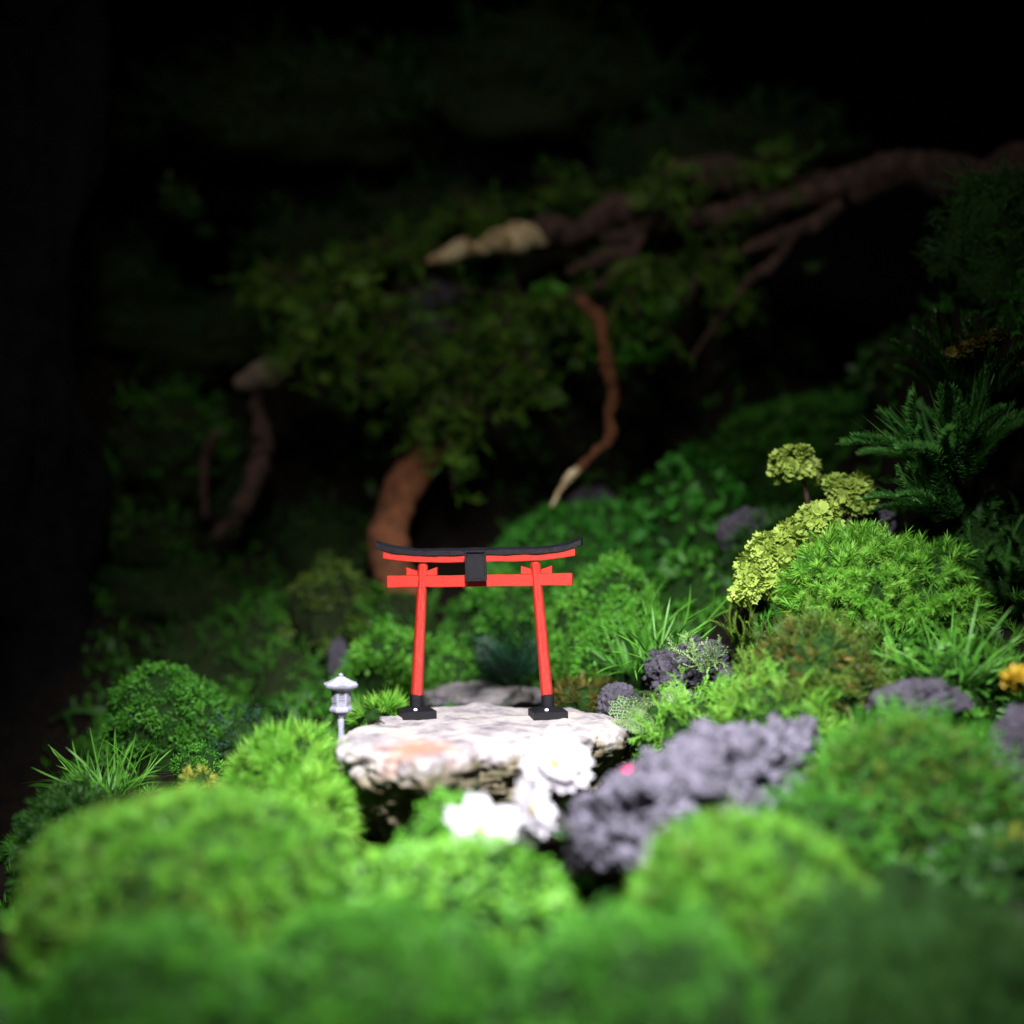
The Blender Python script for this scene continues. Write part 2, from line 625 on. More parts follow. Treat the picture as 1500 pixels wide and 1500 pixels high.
def scatter(mb, kind, pts, nrm, size, rng, up=0.0, jit=.35, mat=0, svar=.35, tvar=1.0, tlow=0.0):
    """plant a template at every point, growing along the normal"""
    tp = TPL[kind]
    n = len(pts)
    if n == 0: return
    z = nrm + rng.normal(size=(n, 3)) * jit
    z[:, 2] += up
    z /= np.linalg.norm(z, axis=1, keepdims=True)
    r = rng.normal(size=(n, 3))
    x = np.cross(z, r); x /= np.linalg.norm(x, axis=1, keepdims=True)
    y = np.cross(z, x)
    sc = size * (1 - svar + 2 * svar * rng.random(n))
    which = rng.integers(0, len(tp), n)
    lump = fbm(pts, 2, .9) * .8
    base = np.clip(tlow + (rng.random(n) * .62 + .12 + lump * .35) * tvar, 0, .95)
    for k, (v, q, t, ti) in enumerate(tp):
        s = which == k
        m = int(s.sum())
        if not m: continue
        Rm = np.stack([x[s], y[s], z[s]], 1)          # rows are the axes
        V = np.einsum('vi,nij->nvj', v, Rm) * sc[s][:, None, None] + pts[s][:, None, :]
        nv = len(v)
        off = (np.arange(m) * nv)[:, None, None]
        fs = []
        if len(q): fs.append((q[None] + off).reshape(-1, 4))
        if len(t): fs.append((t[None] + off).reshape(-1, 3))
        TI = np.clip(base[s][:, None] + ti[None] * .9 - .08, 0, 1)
        mb.add(V.reshape(-1, 3), fs, TI.ravel(), mat)


GROUND = []       # control points the ground must pass through


def dome(mb, c, rad, mat, lump=.16, seed=0, nu=40, nv=22, low=-.75, shrink=1.0):
    th = np.linspace(0, 2 * math.pi, nu, endpoint=False)
    ph = np.linspace(math.asin(low), math.pi / 2 - .02, nv)
    TH, PH = np.meshgrid(th, ph)
    n = np.stack([np.cos(PH) * np.cos(TH), np.cos(PH) * np.sin(TH), np.sin(PH)], -1).reshape(-1, 3)
    k = 1 + lump * fbm(n * 1.9 + seed * 7.7, 3)
    v = c + n * rad * k[:, None] * shrink
    mb.add(v, [grid_faces(nu, nv, True)], None, mat)
    # lid
    top = np.arange(nu) + (nv - 1) * nu
    mb.f.append((np.stack([top, np.roll(top, -1), np.full(nu, top[0])], 1)[1:-1]) + mb.n - len(v))
    mb.m.append(np.full(nu - 2, mat))


def mound_points(c, rad, n, rng, lump=.16, seed=0, low=-.35):
    z = low + (1 - low) * rng.random(int(n))
    a = rng.random(len(z)) * 2 * math.pi
    r = np.sqrt(1 - z * z)
    d = np.stack([r * np.cos(a), r * np.sin(a), z], 1)
    k = 1 + lump * fbm(d * 1.9 + seed * 7.7, 3)
    nn = d / rad
    nn /= np.linalg.norm(nn, axis=1, keepdims=True)
    return c + d * rad * k[:, None], nn


_seed = [0]
KF = {'frond': (.56, 3.0), 'fern': (.62, 1.9), 'curl': (1.15, 1.25), 'star': (.85, 3.8), 'tall': (.78, 3.4), 'strand': (.8, 7.0), 'fine': (.9, 1.6), 'branchy': (.8, 1.4), 'double': (.9, 2.0)}


def mound(name, label, cat, cx, top, w, h, d, kind, mat, size, dens, up=.25, deep=.8, group=None, lump=.2,
          jit=.35, core='core', layers=1, low=-.35, extra=None, svar=.35, ground=True):
    """a cushion of moss: lumpy core covered in shoots; sizes in photograph pixels at distance d"""
    _seed[0] += 1
    sd = _seed[0]
    rng = np.random.default_rng(100 + sd)
    ks, kd = KF.get(kind, (1, 1.2))
    size *= ks * D(d) / d; dens *= kd
    d = D(d)
    u = d / F
    rad = np.array([w * u, (w * .6 + h * .4) * u * deep, h * u])
    rad_in = np.maximum(rad - size * .55, rad * .55)
    c = P(cx, top + h, d)
    mb = MB()
    dome(mb, c, rad_in, 1, lump, sd)
    p_ = 1.6
    area = 2 * math.pi * (((rad_in[0] * rad_in[1]) ** p_ + (rad_in[0] * rad_in[2]) ** p_ + (rad_in[1] * rad_in[2]) ** p_) / 3) ** (1 / p_)
    n = int(area * dens / size ** 2)
    pts, nn = mound_points(c, rad_in, n, rng, lump, sd, low)
    if kind == 'curl':
        g = fbm(pts / size, 2, .62)
        keep = g > -.16
        pts = pts + nn * (np.clip(g, -.3, .5) * size * 1.1)[:, None]
        pts, nn = pts[keep], nn[keep]
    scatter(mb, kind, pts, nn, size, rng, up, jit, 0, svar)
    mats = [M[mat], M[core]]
    if extra:
        k2, m2, s2, f2 = extra
        mats.append(M[m2])
        pts, nn = mound_points(c, rad_in, int(n * f2), rng, lump, sd, low)
        scatter(mb, k2, pts, nn, s2, rng, up, jit, 2, svar)
    org = c - np.array([0, 0, rad[2] * .5])
    ob = mb.build(name, mats, origin=org, smooth=True)
    tag(ob, label, cat, group)
    if ground:
        GROUND.append((c[0], c[1], c[2] - rad_in[2] * .25, max(rad[0], rad[1])))
    return ob


# ================================================================== SLAB STONE
slab_px = [(504, 1078), (520, 1088), (548, 1092), (585, 1098), (625, 1108), (660, 1100), (705, 1088), (750, 1087), (790, 1084),
           (830, 1079), (868, 1070), (900, 1062), (918, 1056), (921, 1048), (905, 1043), (870, 1040), (830, 1035), (780, 1031),
           (720, 1029), (660, 1030), (620, 1033), (585, 1040), (552, 1050), (528, 1058), (508, 1070)]


def make_slab():
    pl = []
    for px, py in slab_px:
        d = CH * F / (py - 750)
        pl.append(P(px, py, d)[:2])
    pl = np.array(pl)
    c = np.array([-1.0, -2.6])
    rel = pl - c
    ang = np.unwrap(np.arctan2(rel[:, 1], rel[:, 0]))
    rr = np.linalg.norm(rel, axis=1)
    N = 420
    a = np.linspace(0, 2 * math.pi, N, endpoint=False)
    o = np.argsort(ang % (2 * math.pi))
    an = (ang % (2 * math.pi))[o]; rn = rr[o]
    rad = np.interp(a, np.concatenate([an - 2 * math.pi, an, an + 2 * math.pi]), np.tile(rn, 3))
    cs = np.stack([np.cos(a), np.sin(a)], 1)
    edge = fbm(np.column_stack([cs * 6, np.zeros(N)]), 5, 1.0, .6) * .38
    rad = rad + edge * .6
    rows = []
    nt = 90
    for k in range(nt):
        f = (k / (nt - 1)) ** .8
        xy = c + cs * (rad * f)[:, None] * .985
        z = fbm(np.column_stack([xy, np.zeros(N)]), 5, .55, .55) * .16
        lay = fbm(np.column_stack([xy * 1.2, np.full(N, 4.)]), 3, .5)
        z = z + .05 * np.floor(lay * 7) / 3
        z -= .10 * np.clip((f - .86) / .14, 0, 1) ** 2 * (1 + 2 * fbm(np.column_stack([cs * 5, np.full(N, 2.)]), 3))
        z = z * min(1, .15 + f * 1.5) - .04
        rows.append(np.column_stack([xy, z]))
    ns = 60
    front = np.clip(-cs[:, 1], 0, 1)
    left = np.clip(-cs[:, 0] + .1, 0, 1)
    thick = 2.5 + 1.2 * left + .5 * fbm(np.column_stack([cs * 2, np.full(N, 8.)]), 3)
    for k in range(1, ns):
        s = k / (ns - 1)
        zz = rows[nt - 1][:, 2] - thick * s
        und = .34 * np.clip((s - .22) / .78, 0, 1) ** 1.3 - .02 * np.sin(min(s / .3, 1) * math.pi)
        r = rad * (1 - und)
        q = np.column_stack([cs * r[:, None], zz])
        lay = fbm(q * np.array([.8, .8, 3.2]), 4, 1.0, .55)
        r = r + lay * .42 * min(1, s * 7) + fbm(q, 4, 3.0) * .22 + .06 * (1 - s)
        rows.append(np.column_stack([c + cs * r[:, None], zz + .1 * fbm(q, 3, 2)]))
    v = np.concatenate(rows)
    mb = MB()
    mb.add(v, [grid_faces(N, len(rows), True)])
    last = np.arange(N) + (len(rows) - 1) * N
    mb.f.append(np.stack([last[::-1], np.roll(last[::-1], -1), np.full(N, last[0])], 1)[1:-1])
    mb.m.append(np.zeros(len(mb.f[-1]), int))
    ob = mb.build('stone_slab', M['slab'])
    return tag(ob, 'flat cream stone slab with rough dark underside carrying the red shrine gate', 'stone')


make_slab()
for px, d, z in ((560, 46, -2.9), (700, 46, -2.9), (850, 47, -2.9), (700, 52, -1.8), (620, 42, -3.2), (700, 38, -3.3), (820, 40, -3.2)):
    p = P(px, 1000, d)
    GROUND.append((p[0], p[1], z, 2.0))


# ================================================================== ROCKS
def rock(name, label, cx, cy, w, h, d, mat, seed, deep=.8, rough=.35, pore=.0, rot=0, detail=5, cat='rock', group=None, spiky=False, fine=.07):
    d = D(d)
    u = d / F
    c = P(cx, cy, d)
    nu, nv = 200, 110
    th = np.linspace(0, 2 * math.pi, nu, endpoint=False)
    ph = np.linspace(-math.pi / 2 + .02, math.pi / 2 - .02, nv)
    TH, PH = np.meshgrid(th, ph)
    n = np.stack([np.cos(PH) * np.cos(TH), np.cos(PH) * np.sin(TH), np.sin(PH)], -1).reshape(-1, 3)
    rad = np.array([w * u, w * u * deep, h * u])
    k = 1 + rough * fbm(n * 1.6 + seed * 3.1, 5, 1.0, .55)
    k -= .10 * np.abs(fbm(n * 3.5 + seed, 3)) * 2
    if pore:
        q = n * rad
        pn = fbm(q + seed, 3, 1.7)
        k -= pore * np.clip((pn - .18) / .25, 0, 1) ** 1.2
        pn2 = fbm(q + seed * 2, 2, 4.5)
        k -= pore * .3 * np.clip((pn2 - .12) / .3, 0, 1)
        k += .045 * fbm(q, 3, 6.0)
    k += fine * fbm(n * rad / rad.max() * 9 + seed, 4, 1.0, .7) * 2
    v = n * rad * k[:, None]
    cr, sr = math.cos(rot), math.sin(rot)
    v = np.stack([v[:, 0] * cr - v[:, 2] * sr, v[:, 1], v[:, 0] * sr + v[:, 2] * cr], 1) + c
    mb = MB()
    mb.add(v, [grid_faces(nu, nv, True)])
    for row, flip in ((0, 1), (nv - 1, 0)):
        idx = np.arange(nu) + row * nu
        if flip: idx = idx[::-1]
        mb.f.append(np.stack([idx, np.roll(idx, -1), np.full(nu, idx[0])], 1)[1:-1])
        mb.m.append(np.zeros(len(mb.f[-1]), int))
    ob = mb.build(name, mat, origin=c - np.array([0, 0, h * u * .8]))
    tag(ob, label, cat, group)
    GROUND.append((c[0], c[1], c[2] - h * u * .45, w * u))
    return ob


rock('pale_stone', 'low pale grey stone lying behind the slab between the gate feet', 706, 1020, 98, 19, 58, M['stone2'], 3, .5, .22, 0, 0, cat='stone')


LAVA = {}


def big_lava():
    """one long porous rock: a thick lower left lump running up to a right-hand head"""
    mb = MB()
    lumps = [((955, 1178), 118, 92, 39.5, 0.0), ((1100, 1112), 108, 66, 41.0, .15), ((900, 1215), 80, 75, 38, 0)]
    org = P(1000, 1250, 40)
    # metaball-like union by ray marching outwards from the axis
    A = P(905, 1205, 39.0); B = P(1142, 1106, 41.5)
    L = np.linalg.norm(B - A); ax = (B - A) / L
    s1 = np.cross(ax, [0, 1, 0]); s1 /= np.linalg.norm(s1)
    s2 = np.cross(ax, s1)
    nu, nv = 300, 300
    t = np.linspace(-.999, .999, nv)
    th = np.linspace(0, 2 * math.pi, nu, endpoint=False)
    T, TH = np.meshgrid(t, th, indexing='ij')
    cap = np.sqrt(np.clip(1 - np.abs(T) ** 3.2, 0, 1))
    width = 1.66 - .06 * T + .12 * np.cos(T * 5)
    half = L / 2 + 1.35
    ctr = (A + B) / 2
    dirv = np.cos(TH)[..., None] * s1 + np.sin(TH)[..., None] * s2
    base = ctr + (T * half)[..., None] * ax + dirv * (cap * width)[..., None]
    b = base.reshape(-1, 3)
    k = fbm(b, 5, .55, .55) * .75 + fbm(b, 5, 1.8, .68) * .30 - .10 * np.abs(fbm(b + 30, 3, 2.6))
    pn = fbm(b + 9, 3, 1.05)
    k -= 1.25 * np.clip((pn - .17) / .16, 0, 1) ** 1.3
    k += .14 * np.floor(fbm(b + 50, 2, .9) * 5) / 2
    k -= .12 * np.clip((fbm(b + 3, 2, 3.4) - .1) / .25, 0, 1)
    k += .06 * fbm(b, 2, 9)
    dv = (dirv + ax * (T * .6)[..., None]).reshape(-1, 3)
    v = b + dv * (k * np.clip(cap.ravel() * 2, .15, 1))[:, None]
    mb.add(v, [grid_faces(nu, nv, True)])
    for row, flip in ((0, 1), (nv - 1, 0)):
        idx = np.arange(nu) + row * nu
        if flip: idx = idx[::-1]
        mb.f.append(np.stack([idx, np.roll(idx, -1), np.full(nu, idx[0])], 1)[1:-1])
        mb.m.append(np.zeros(len(mb.f[-1]), int))
    LAVA['v'] = v
    ob = mb.build('lava_rock', M['lava'], origin=org)
    tag(ob, 'large porous purple grey lava rock in the foreground right of the white flowers', 'rock')
    GROUND.append((A[0], A[1], A[2] - 1.4, 2)); GROUND.append((B[0], B[1], B[2] - 1.8, 2))


big_lava()
rock('lava_rock', 'small speckled purple grey rock touching the right end of the cream slab', 908, 1034, 33, 34, 51, M['lava_dark'], 5, .8, .3, .18, .25)
rock('lava_rock', 'dark grey rock between the green moss and the left side of the lime coral moss', 1095, 785, 42, 40, 60, M['lava_dark'], 8, .8, .3, .15)
rock('lava_rock', 'small dark rock between the lime coral moss heads and the dark fern', 1270, 768, 40, 34, 54, M['lava_dark'], 9, .8, .3, .15)
rock('lava_rock', 'purple grey rock half hidden above the feathery moss at right', 1345, 1032, 70, 34, 44, M['lava_dark'], 21, .8, .5, .25, .12)
rock('lava_rock', 'dark rock at the right edge beneath the amber leaf', 1492, 1110, 50, 70, 42, M['lava_dark'], 11, .8, .3, .15)
rock('lava_rock', 'dim brown grey pebble standing blurred just above the white lantern', 497, 970, 16, 34, 62, M['lava_dark'], 12, .8, .3, .1)
rock('lava_rock', 'dark grey rock in shade among the hanging ferns at centre', 640, 462, 46, 52, 88, M['lava_dark'], 14, .8, .3, .1)
rock('lava_rock', 'pebbly dark rock under the feathery moss right of the gate', 1010, 985, 70, 50, 51.5, M['lava_dark'], 15, .8, .3, .15)
rock('lava_rock', 'dark rock in the deep shade below the hanging root', 870, 745, 40, 30, 74, M['lava_dark'], 16, .8, .3, .1)

# ================================================================== TORII GATE
GX, GY = P(706, 1048, 50)[0], 0.0
gate = thing('torii_gate', (GX, GY - .12, -.06), 'small red shrine gate with black roof beam standing on the cream slab', 'gate',
             rot=(0, R(-1.15), R(-9)))


def bevel(ob, w=.02, seg=2):
    b = ob.modifiers.new('bevel', 'BEVEL')
    b.width = w; b.segments = seg; b.limit_method = 'ANGLE'
    b.angle_limit = R(35)
    return ob


def box(mb, x0, x1, y0, y1, z0, z1):
    v = [(x, y, z) for z in (z0, z1) for y in (y0, y1) for x in (x0, x1)]
    mb.add(v, [[(0, 2, 3, 1), (4, 5, 7, 6), (0, 1, 5, 4), (2, 6, 7, 3), (0, 4, 6, 2), (1, 3, 7, 5)]])


def prism_x(mb, prof_top, prof_bot, xs, y0, y1):
    """beam along x with varying top and bottom, between y0 and y1"""
    if len(xs) == 5:
        x2 = np.concatenate([xs[:1], np.linspace(xs[1], xs[3], 41), xs[4:]])
        prof_top = np.interp(x2, xs, prof_top); prof_bot = np.interp(x2, xs, prof_bot); xs = x2
    n = len(xs)
    v = []
    for x, a, b in zip(xs, prof_bot, prof_top):
        v += [(x, y0, a), (x, y1, a), (x, y1, b), (x, y0, b)]
    f = []
    for i in range(n - 1):
        for k in range(4):
            f.append((4 * i + k, 4 * i + (k + 1) % 4, 4 * i + 4 + (k + 1) % 4, 4 * i + 4 + k))
    f.append((0, 3, 2, 1)); e = 4 * (n - 1)
    f.append((e, e + 1, e + 2, e + 3))
    f = [tuple(reversed(q)) for q in f]
    v = np.array(v, float)
    v += np.stack([fbm(v * 1.7 + k_ * 9, 3) for k_ in range(3)], 1) * .022
    mb.add(v, [f])


def lathe(mb, prof, n=28, c0=(0, 0, 0), c1=None):
    """round body; prof = [(r, z)]; the axis may lean from c0 to c1"""
    z0, z1 = prof[0][1], prof[-1][1]
    c0 = np.array(c0, float); c1 = c0 if c1 is None else np.array(c1, float)
    a = np.linspace(0, 2 * math.pi, n, endpoint=False)
    rows = []
    for r, z in prof:
        t = (z - z0) / (z1 - z0)
        c = c0 + (c1 - c0) * t
        rows.append(np.column_stack([c[0] + r * np.cos(a), c[1] + r * np.sin(a), np.full(n, z)]))
    mb.add(np.concatenate(rows), [grid_faces(n, len(prof), True)])
    top = np.arange(n) + (len(prof) - 1) * n
    b = mb.n - len(prof) * n
    mb.f.append(np.array([top]) + b); mb.m.append([0])
    mb.f.append(np.array([np.arange(n)[::-1]]) + b); mb.m.append([0])


ZR = .78
xt, xb = 2.0, 2.34
for s in (-1, 1):
    mb = MB()
    lathe(mb, [(.215, .78), (.215, .82), (.21, 1.5), (.195, 3.2), (.18, 4.6), (.18, 5.36), (.14, 5.43)], 32, (s * (xb - .02), 0, 0), (s * xt, 0, 0))
    col = mb.build('column', M['red_gloss'], gate)
    mb = MB()
    lathe(mb, [(.25, .27), (.232, .36), (.225, .83)], 32, (s * xb, 0, 0))
    bevel(mb.build('sleeve', M['black'], col), .015)
    mb = MB()
    # foot: square block with a chamfered top
    v = []
    for hw, z in ((.60, 0), (.60, .27), (.28, .38), (.28, .40)):
        v += [(-hw, -hw, z), (hw, -hw, z), (hw, hw, z), (-hw, hw, z)]
    f = [(3, 2, 1, 0), (12, 13, 14, 15)]
    for r_ in range(3):
        for k in range(4):
            f.append((4 * r_ + k, 4 * r_ + (k + 1) % 4, 4 * r_ + 4 + (k + 1) % 4, 4 * r_ + 4 + k))
    mb.add(v, [f])
    ft = mb.build('foot', M['black'], gate, smooth=False)
    ft.location = (s * xb, 0, 0); ft.rotation_euler = (0, 0, R(18 if s > 0 else 24))
    bevel(ft, .018)
    mb = MB()
    lathe(mb, [(.075, 0), (.075, .05), (.05, .085)], 12)
    sc_ = mb.build('screw', M['metal'], ft)
    sc_.location = (-.12, -.40, .28)
    sc_.rotation_euler = (R(35), 0, 0)

# tie beam, passing through the columns
xs = [-3.30, -3.26, 0, 3.26, 3.30]
mb = MB(); prism_x(mb, [5.00, 5.02, 5.0, 5.02, 5.00], [4.62, 4.60, 4.60, 4.60, 4.62], xs, -.13, .13)
bevel(mb.build('tie_beam', M['red'], gate, smooth=False), .025)
# wedges beside the columns, tops rising outwards
for s in (-1, 1):
    for o in (-1, 1):
        xa = s * (xt + .045) + o * .15; xo = s * (xt + .045) + o * .55
        a, b = (xa, xo) if xa < xo else (xo, xa)
        ta, tb = (5.16, 5.30) if xa < xo else (5.30, 5.16)
        mb = MB(); prism_x(mb, [ta, tb], [5.02, 5.02], [a, b], -.105, .105)
        bevel(mb.build('wedge', M['red'], gate, smooth=False), .012)
# upper red beam and black roof beam, both sweeping up at the ends
xs = np.linspace(-3.42, 3.42, 41)
lift = .20 * np.clip((np.abs(xs) - 1.4) / 2.1, 0, 1) ** 2.2
mb = MB(); prism_x(mb, 5.70 + lift, 5.46 + lift * .95, xs, -.17, .17)
bevel(mb.build('upper_beam', M['red'], gate, smooth=False), .02)
xs = np.linspace(-3.66, 3.66, 61)
lift = .29 * np.clip((np.abs(xs) - 1.4) / 2.26, 0, 1) ** 3.0
mb = MB()
v = []
for x, l in zip(xs, lift):
    th_ = .02 * (abs(x) / 3.66) ** 3
    sg = 0.05 * (x / 3.66) * (abs(x) > 3.5)
    v += [(x, -.22, 5.70 + l), (x, .22, 5.70 + l), (x, .26, 5.87 + l + th_), (x, 0, 5.97 + l + th_), (x, -.26, 5.87 + l + th_)]
f = []
n = len(xs)
for i in range(n - 1):
    for k in range(5):
        f.append((5 * i + 4 - k, 5 * i + 4 - (k + 1) % 5, 5 * i + 9 - (k + 1) % 5, 5 * i + 9 - k) if False else
                 (5 * i + k, 5 * i + 5 + k, 5 * i + 5 + (k + 1) % 5, 5 * i + (k + 1) % 5))
v = np.array(v, float)
v += np.stack([fbm(v * 2.3 + k_ * 9, 4, 1, .7) for k_ in range(3)], 1) * .035
mb.add(v, [f])
mb.f.append(np.array([[0, 1, 2, 3, 4]])); mb.m.append([0])
e = 5 * (n - 1)
mb.f.append(np.array([[e + 4, e + 3, e + 2, e + 1, e]])); mb.m.append([0])
bevel(mb.build('roof_beam', M['black'], gate, smooth=False), .02)
# name tablet with a raised rim, leaning forward on a strut
mb = MB(); box(mb, -.08, .08, -.16, .14, 5.02, 5.46)
mb.build('strut', M['black'], gate, smooth=False)
mb = MB(); box(mb, -.34, .34, -.05, .05, -.53, .53)
pl_ = bevel(mb.build('tablet', M['black'], gate, smooth=False), .012)
pl_.location = (-.02, -.45, 5.36); pl_.rotation_euler = (R(7), 0, R(2))
mb = MB()
box(mb, -.37, .37, -.125, .0, .47, .54); box(mb, -.37, .37, -.125, .0, -.54, -.47)
box(mb, -.37, -.31, -.123, .0, -.468, .468); box(mb, .31, .37, -.123, .0, -.468, .468)
bevel(mb.build('rim', M['black'], pl_, smooth=False), .01)

# ================================================================== LANTERN
LD = 47.6
lb = P(499.5, 1100, LD)
lan = thing('stone_lantern', lb, 'miniature white garden lantern on a thin post beside the slab', 'lantern', rot=(0, 0, R(12)))
k_ = LD / F


def zl(py): return (1100 - py) * k_


def hexlathe(mb, prof, n=6, ph=0):
    a = np.linspace(0, 2 * math.pi, n, endpoint=False) + ph
    rows = [np.column_stack([r * np.cos(a), r * np.sin(a), np.full(n, z)]) for r, z in prof]
    mb.add(np.concatenate(rows), [grid_faces(n, len(prof), True)])
    b = mb.n - len(prof) * n
    mb.f.append(np.array([np.arange(n) + (len(prof) - 1) * n]) + b); mb.m.append([0])
    mb.f.append(np.array([np.arange(n)[::-1]]) + b); mb.m.append([0])


W = M['white_plastic']
mb = MB(); lathe(mb, [(.15, -.6), (.115, .2), (.10, .75), (.11, zl(1046))], 20)
mb.build('post', W, lan)
mb = MB(); hexlathe(mb, [(.12, zl(1052)), (.24, zl(1045)), (.31, zl(1042.5))])
bevel(mb.build('bracket', W, lan, smooth=False), .01)
mb = MB(); hexlathe(mb, [(.385, zl(1042)), (.40, zl(1038)), (.33, zl(1034))])
bevel(mb.build('platform', W, lan, smooth=False), .015)
mb = MB(); hexlathe(mb, [(.31, zl(1034.3)), (.325, zl(1009))])
fb = bevel(mb.build('fire_box', W, lan, smooth=False), .015)
for k in range(6):
    a = math.pi / 6 + k * math.pi / 3
    mb = MB()
    box(mb, -.115, .115, -.004, .006, -.15, .15)
    w_ = mb.build('window', M['opening_shade'], fb, smooth=False)
    w_.location = (math.cos(a) * .277, math.sin(a) * .277, zl(1021))
    w_.rotation_euler = (0, 0, a + math.pi / 2)
    # lattice: one pierced plate with nine holes
    gx = [-.125, -.092, -.048, -.024, .024, .048, .092, .125]
    gz = [-.165, -.116, -.056, -.030, .030, .056, .116, .165]
    V_ = [(x, -.012, z) for z in gz for x in gx]
    Q_ = [(j * 8 + i, j * 8 + i + 1, j * 8 + i + 9, j * 8 + i + 8) for j in range(7) for i in range(7) if not (i % 2 and j % 2)]
    mb = MB(); mb.add(V_, [Q_])
    lt_ = mb.build('lattice', W, w_, smooth=False)
    so_ = lt_.modifiers.new('thickness', 'SOLIDIFY'); so_.thickness = .008; so_.offset = 0
# roof: six-sided, concave, with stepped ridges and upturned rim
mb = MB()
n6 = 36
a = np.linspace(0, 2 * math.pi, n6, endpoint=False)
prof = [(.44, 1010), (.585, 1006.5), (.62, 1003), (.54, 1002), (.50, 1000.5), (.46, 1000.6), (.40, 998), (.36, 998), (.30, 995.4), (.26, 995.4), (.18, 992.5), (.10, 991), (.06, 990.5)]
rows = []
for r, py in prof:
    hexf = 1 / np.cos(((a + math.pi / 6) % (math.pi / 3)) - math.pi / 6)
    rr = r * (.88 * hexf)
    lift = .05 * (hexf - 1) / .155 * (r / .62) ** 2 * (1 if py < 1006 else .6)
    rows.append(np.column_stack([rr * np.cos(a), rr * np.sin(a), zl(py) + lift]))
mb.add(np.concatenate(rows), [grid_faces(n6, len(prof), True)])
mb.f.append(np.array([np.arange(n6)[::-1]])); mb.m.append([0])
mb.f.append(np.array([np.arange(n6) + (len(prof) - 1) * n6])); mb.m.append([0])
rf = bevel(mb.build('roof', W, lan, smooth=False), .008)
mb = MB(); lathe(mb, [(.05, zl(991)), (.075, zl(990)), (.085, zl(988.7)), (.06, zl(987.2)), (.015, zl(986))], 16)
mb.build('finial', W, rf)

# ================================================================== WHITE FLOWERS
def flower(label, cx, cy, d, rpx, seed, tilt, npet=7, yaw=0, double=False, base=None, leaves=3):
    rng = np.random.default_rng(seed)
    u = d / F
    r = rpx * u
    c = P(cx, cy, d)
    g = P(cx + rng.normal() * 8, cy + rpx * 1.5, d + .5) if base is None else np.array(base)
    t = thing('white_flower', g, label, 'flower', 'white flowers in front of the slab')
    # petals
    head_rot = (tilt, 0, yaw)
    layers = [(npet, 1.0, .0)] + ([(npet - 1, .72, .45)] if double else [])
    for n_, sc, cup in layers:
        for k in range(n_):
            a = 2 * math.pi * k / n_ + rng.normal() * .12
            nu, nv = 7, 9
            V = []
            L = r * sc * (.88 + .2 * rng.random())
            for j in range(nv):
                v_ = j / (nv - 1)
                wv = L * .36 * (math.sin(math.pi * (v_ * .80 + .06)) ** .75)
                for i in range(nu):
                    uu = i / (nu - 1) * 2 - 1
                    x = uu * wv
                    notch = -.10 * L * (v_ ** 6) * (1 - abs(uu)) * 1.2
                    y = v_ * L + notch + .04 * L
                    z = (.20 + cup) * L * v_ ** 1.5 + .22 * wv * uu * uu + .03 * L * math.sin(uu * 5 + v_ * 6 + k)
                    V.append((x * math.cos(a) - y * math.sin(a), x * math.sin(a) + y * math.cos(a), z))
            mb = MB(); mb.add(V, [grid_faces(nu, nv)], .3 + .5 * rng.random(nu * nv))
            pe = mb.build('petal', M['petal'], t)
            pe.location = tuple(c - g); pe.rotation_euler = head_rot
    mb = MB()
    p_ = []
    for k in range(16):
        a = rng.random() * 6.28; q = r * .13 * math.sqrt(rng.random())
        lathe(mb, [(r * .018, 0), (r * .014, r * .18), (r * .03, r * .21)], 5, (q * math.cos(a), q * math.sin(a), 0))
    ce = mb.build('flower_center', M['stamen'], t)
    ce.location = tuple(c - g); ce.rotation_euler = head_rot
    # stem
    tube_obj('stem', [(0, 0, 0), tuple((c - g) * .5 + np.array([.12, .05, 0])), tuple(c - g)], [.07, .06, .06], M['stem'], t, wob=0)
    for k in range(leaves):
        V, q, tr, ti = leaflet((0, 0, 0), np.array([math.cos(k * 2.3 + seed), -.3 + math.sin(k * 2.3 + seed), .5]), np.array([.3, 1, .2]), r * .8, r * .42, .2, .4, .9)
        mb = MB(); mb.add(V + (c - g) * (.15 + .2 * k), [q, tr], ti)
        mb.build('leaf', M['flower_leaf'], t)
    return t


def tube_mesh(pts, rad, n=12, wob=.18, seed=0, sub=8):
    pts = np.array(pts, float); rad = np.array(rad, float)
    m = len(pts)
    # Catmull-Rom
    pp = np.vstack([2 * pts[0] - pts[1], pts, 2 * pts[-1] - pts[-2]])
    out, ro = [], []
    for i in range(m - 1):
        p0, p1, p2, p3 = pp[i], pp[i + 1], pp[i + 2], pp[i + 3]
        for j in range(sub):
            t = j / sub
            out.append(.5 * (2 * p1 + (p2 - p0) * t + (2 * p0 - 5 * p1 + 4 * p2 - p3) * t * t + (3 * p1 - p0 - 3 * p2 + p3) * t ** 3))
            ro.append(rad[i] * (1 - t) + rad[i + 1] * t)
    out.append(pts[-1]); ro.append(rad[-1])
    out = np.array(out); ro = np.array(ro)
    a = np.linspace(0, 2 * math.pi, n, endpoint=False)
    tan = np.gradient(out, axis=0); tan /= np.linalg.norm(tan, axis=1, keepdims=True)
    ref = np.array([.3, 1., .2])
    V = []
    for p, r, t in zip(out, ro, tan):
        s1 = np.cross(t, ref); s1 /= np.linalg.norm(s1); s2 = np.cross(t, s1)
        ring = np.cos(a)[:, None] * s1 + np.sin(a)[:, None] * s2
        V.append(p + ring * r)
    V = np.array(V)
    if wob:
        k = fbm(V.reshape(-1, 3) / max(ro.max(), .01) + seed * 5, 4, .8).reshape(len(out), n)
        V = out[:, None, :] + (V - out[:, None, :]) * (1 + wob * 2 * k)[..., None]
    N = len(out)
    f = grid_faces(n, N, True)
    return V.reshape(-1, 3), f, n, N


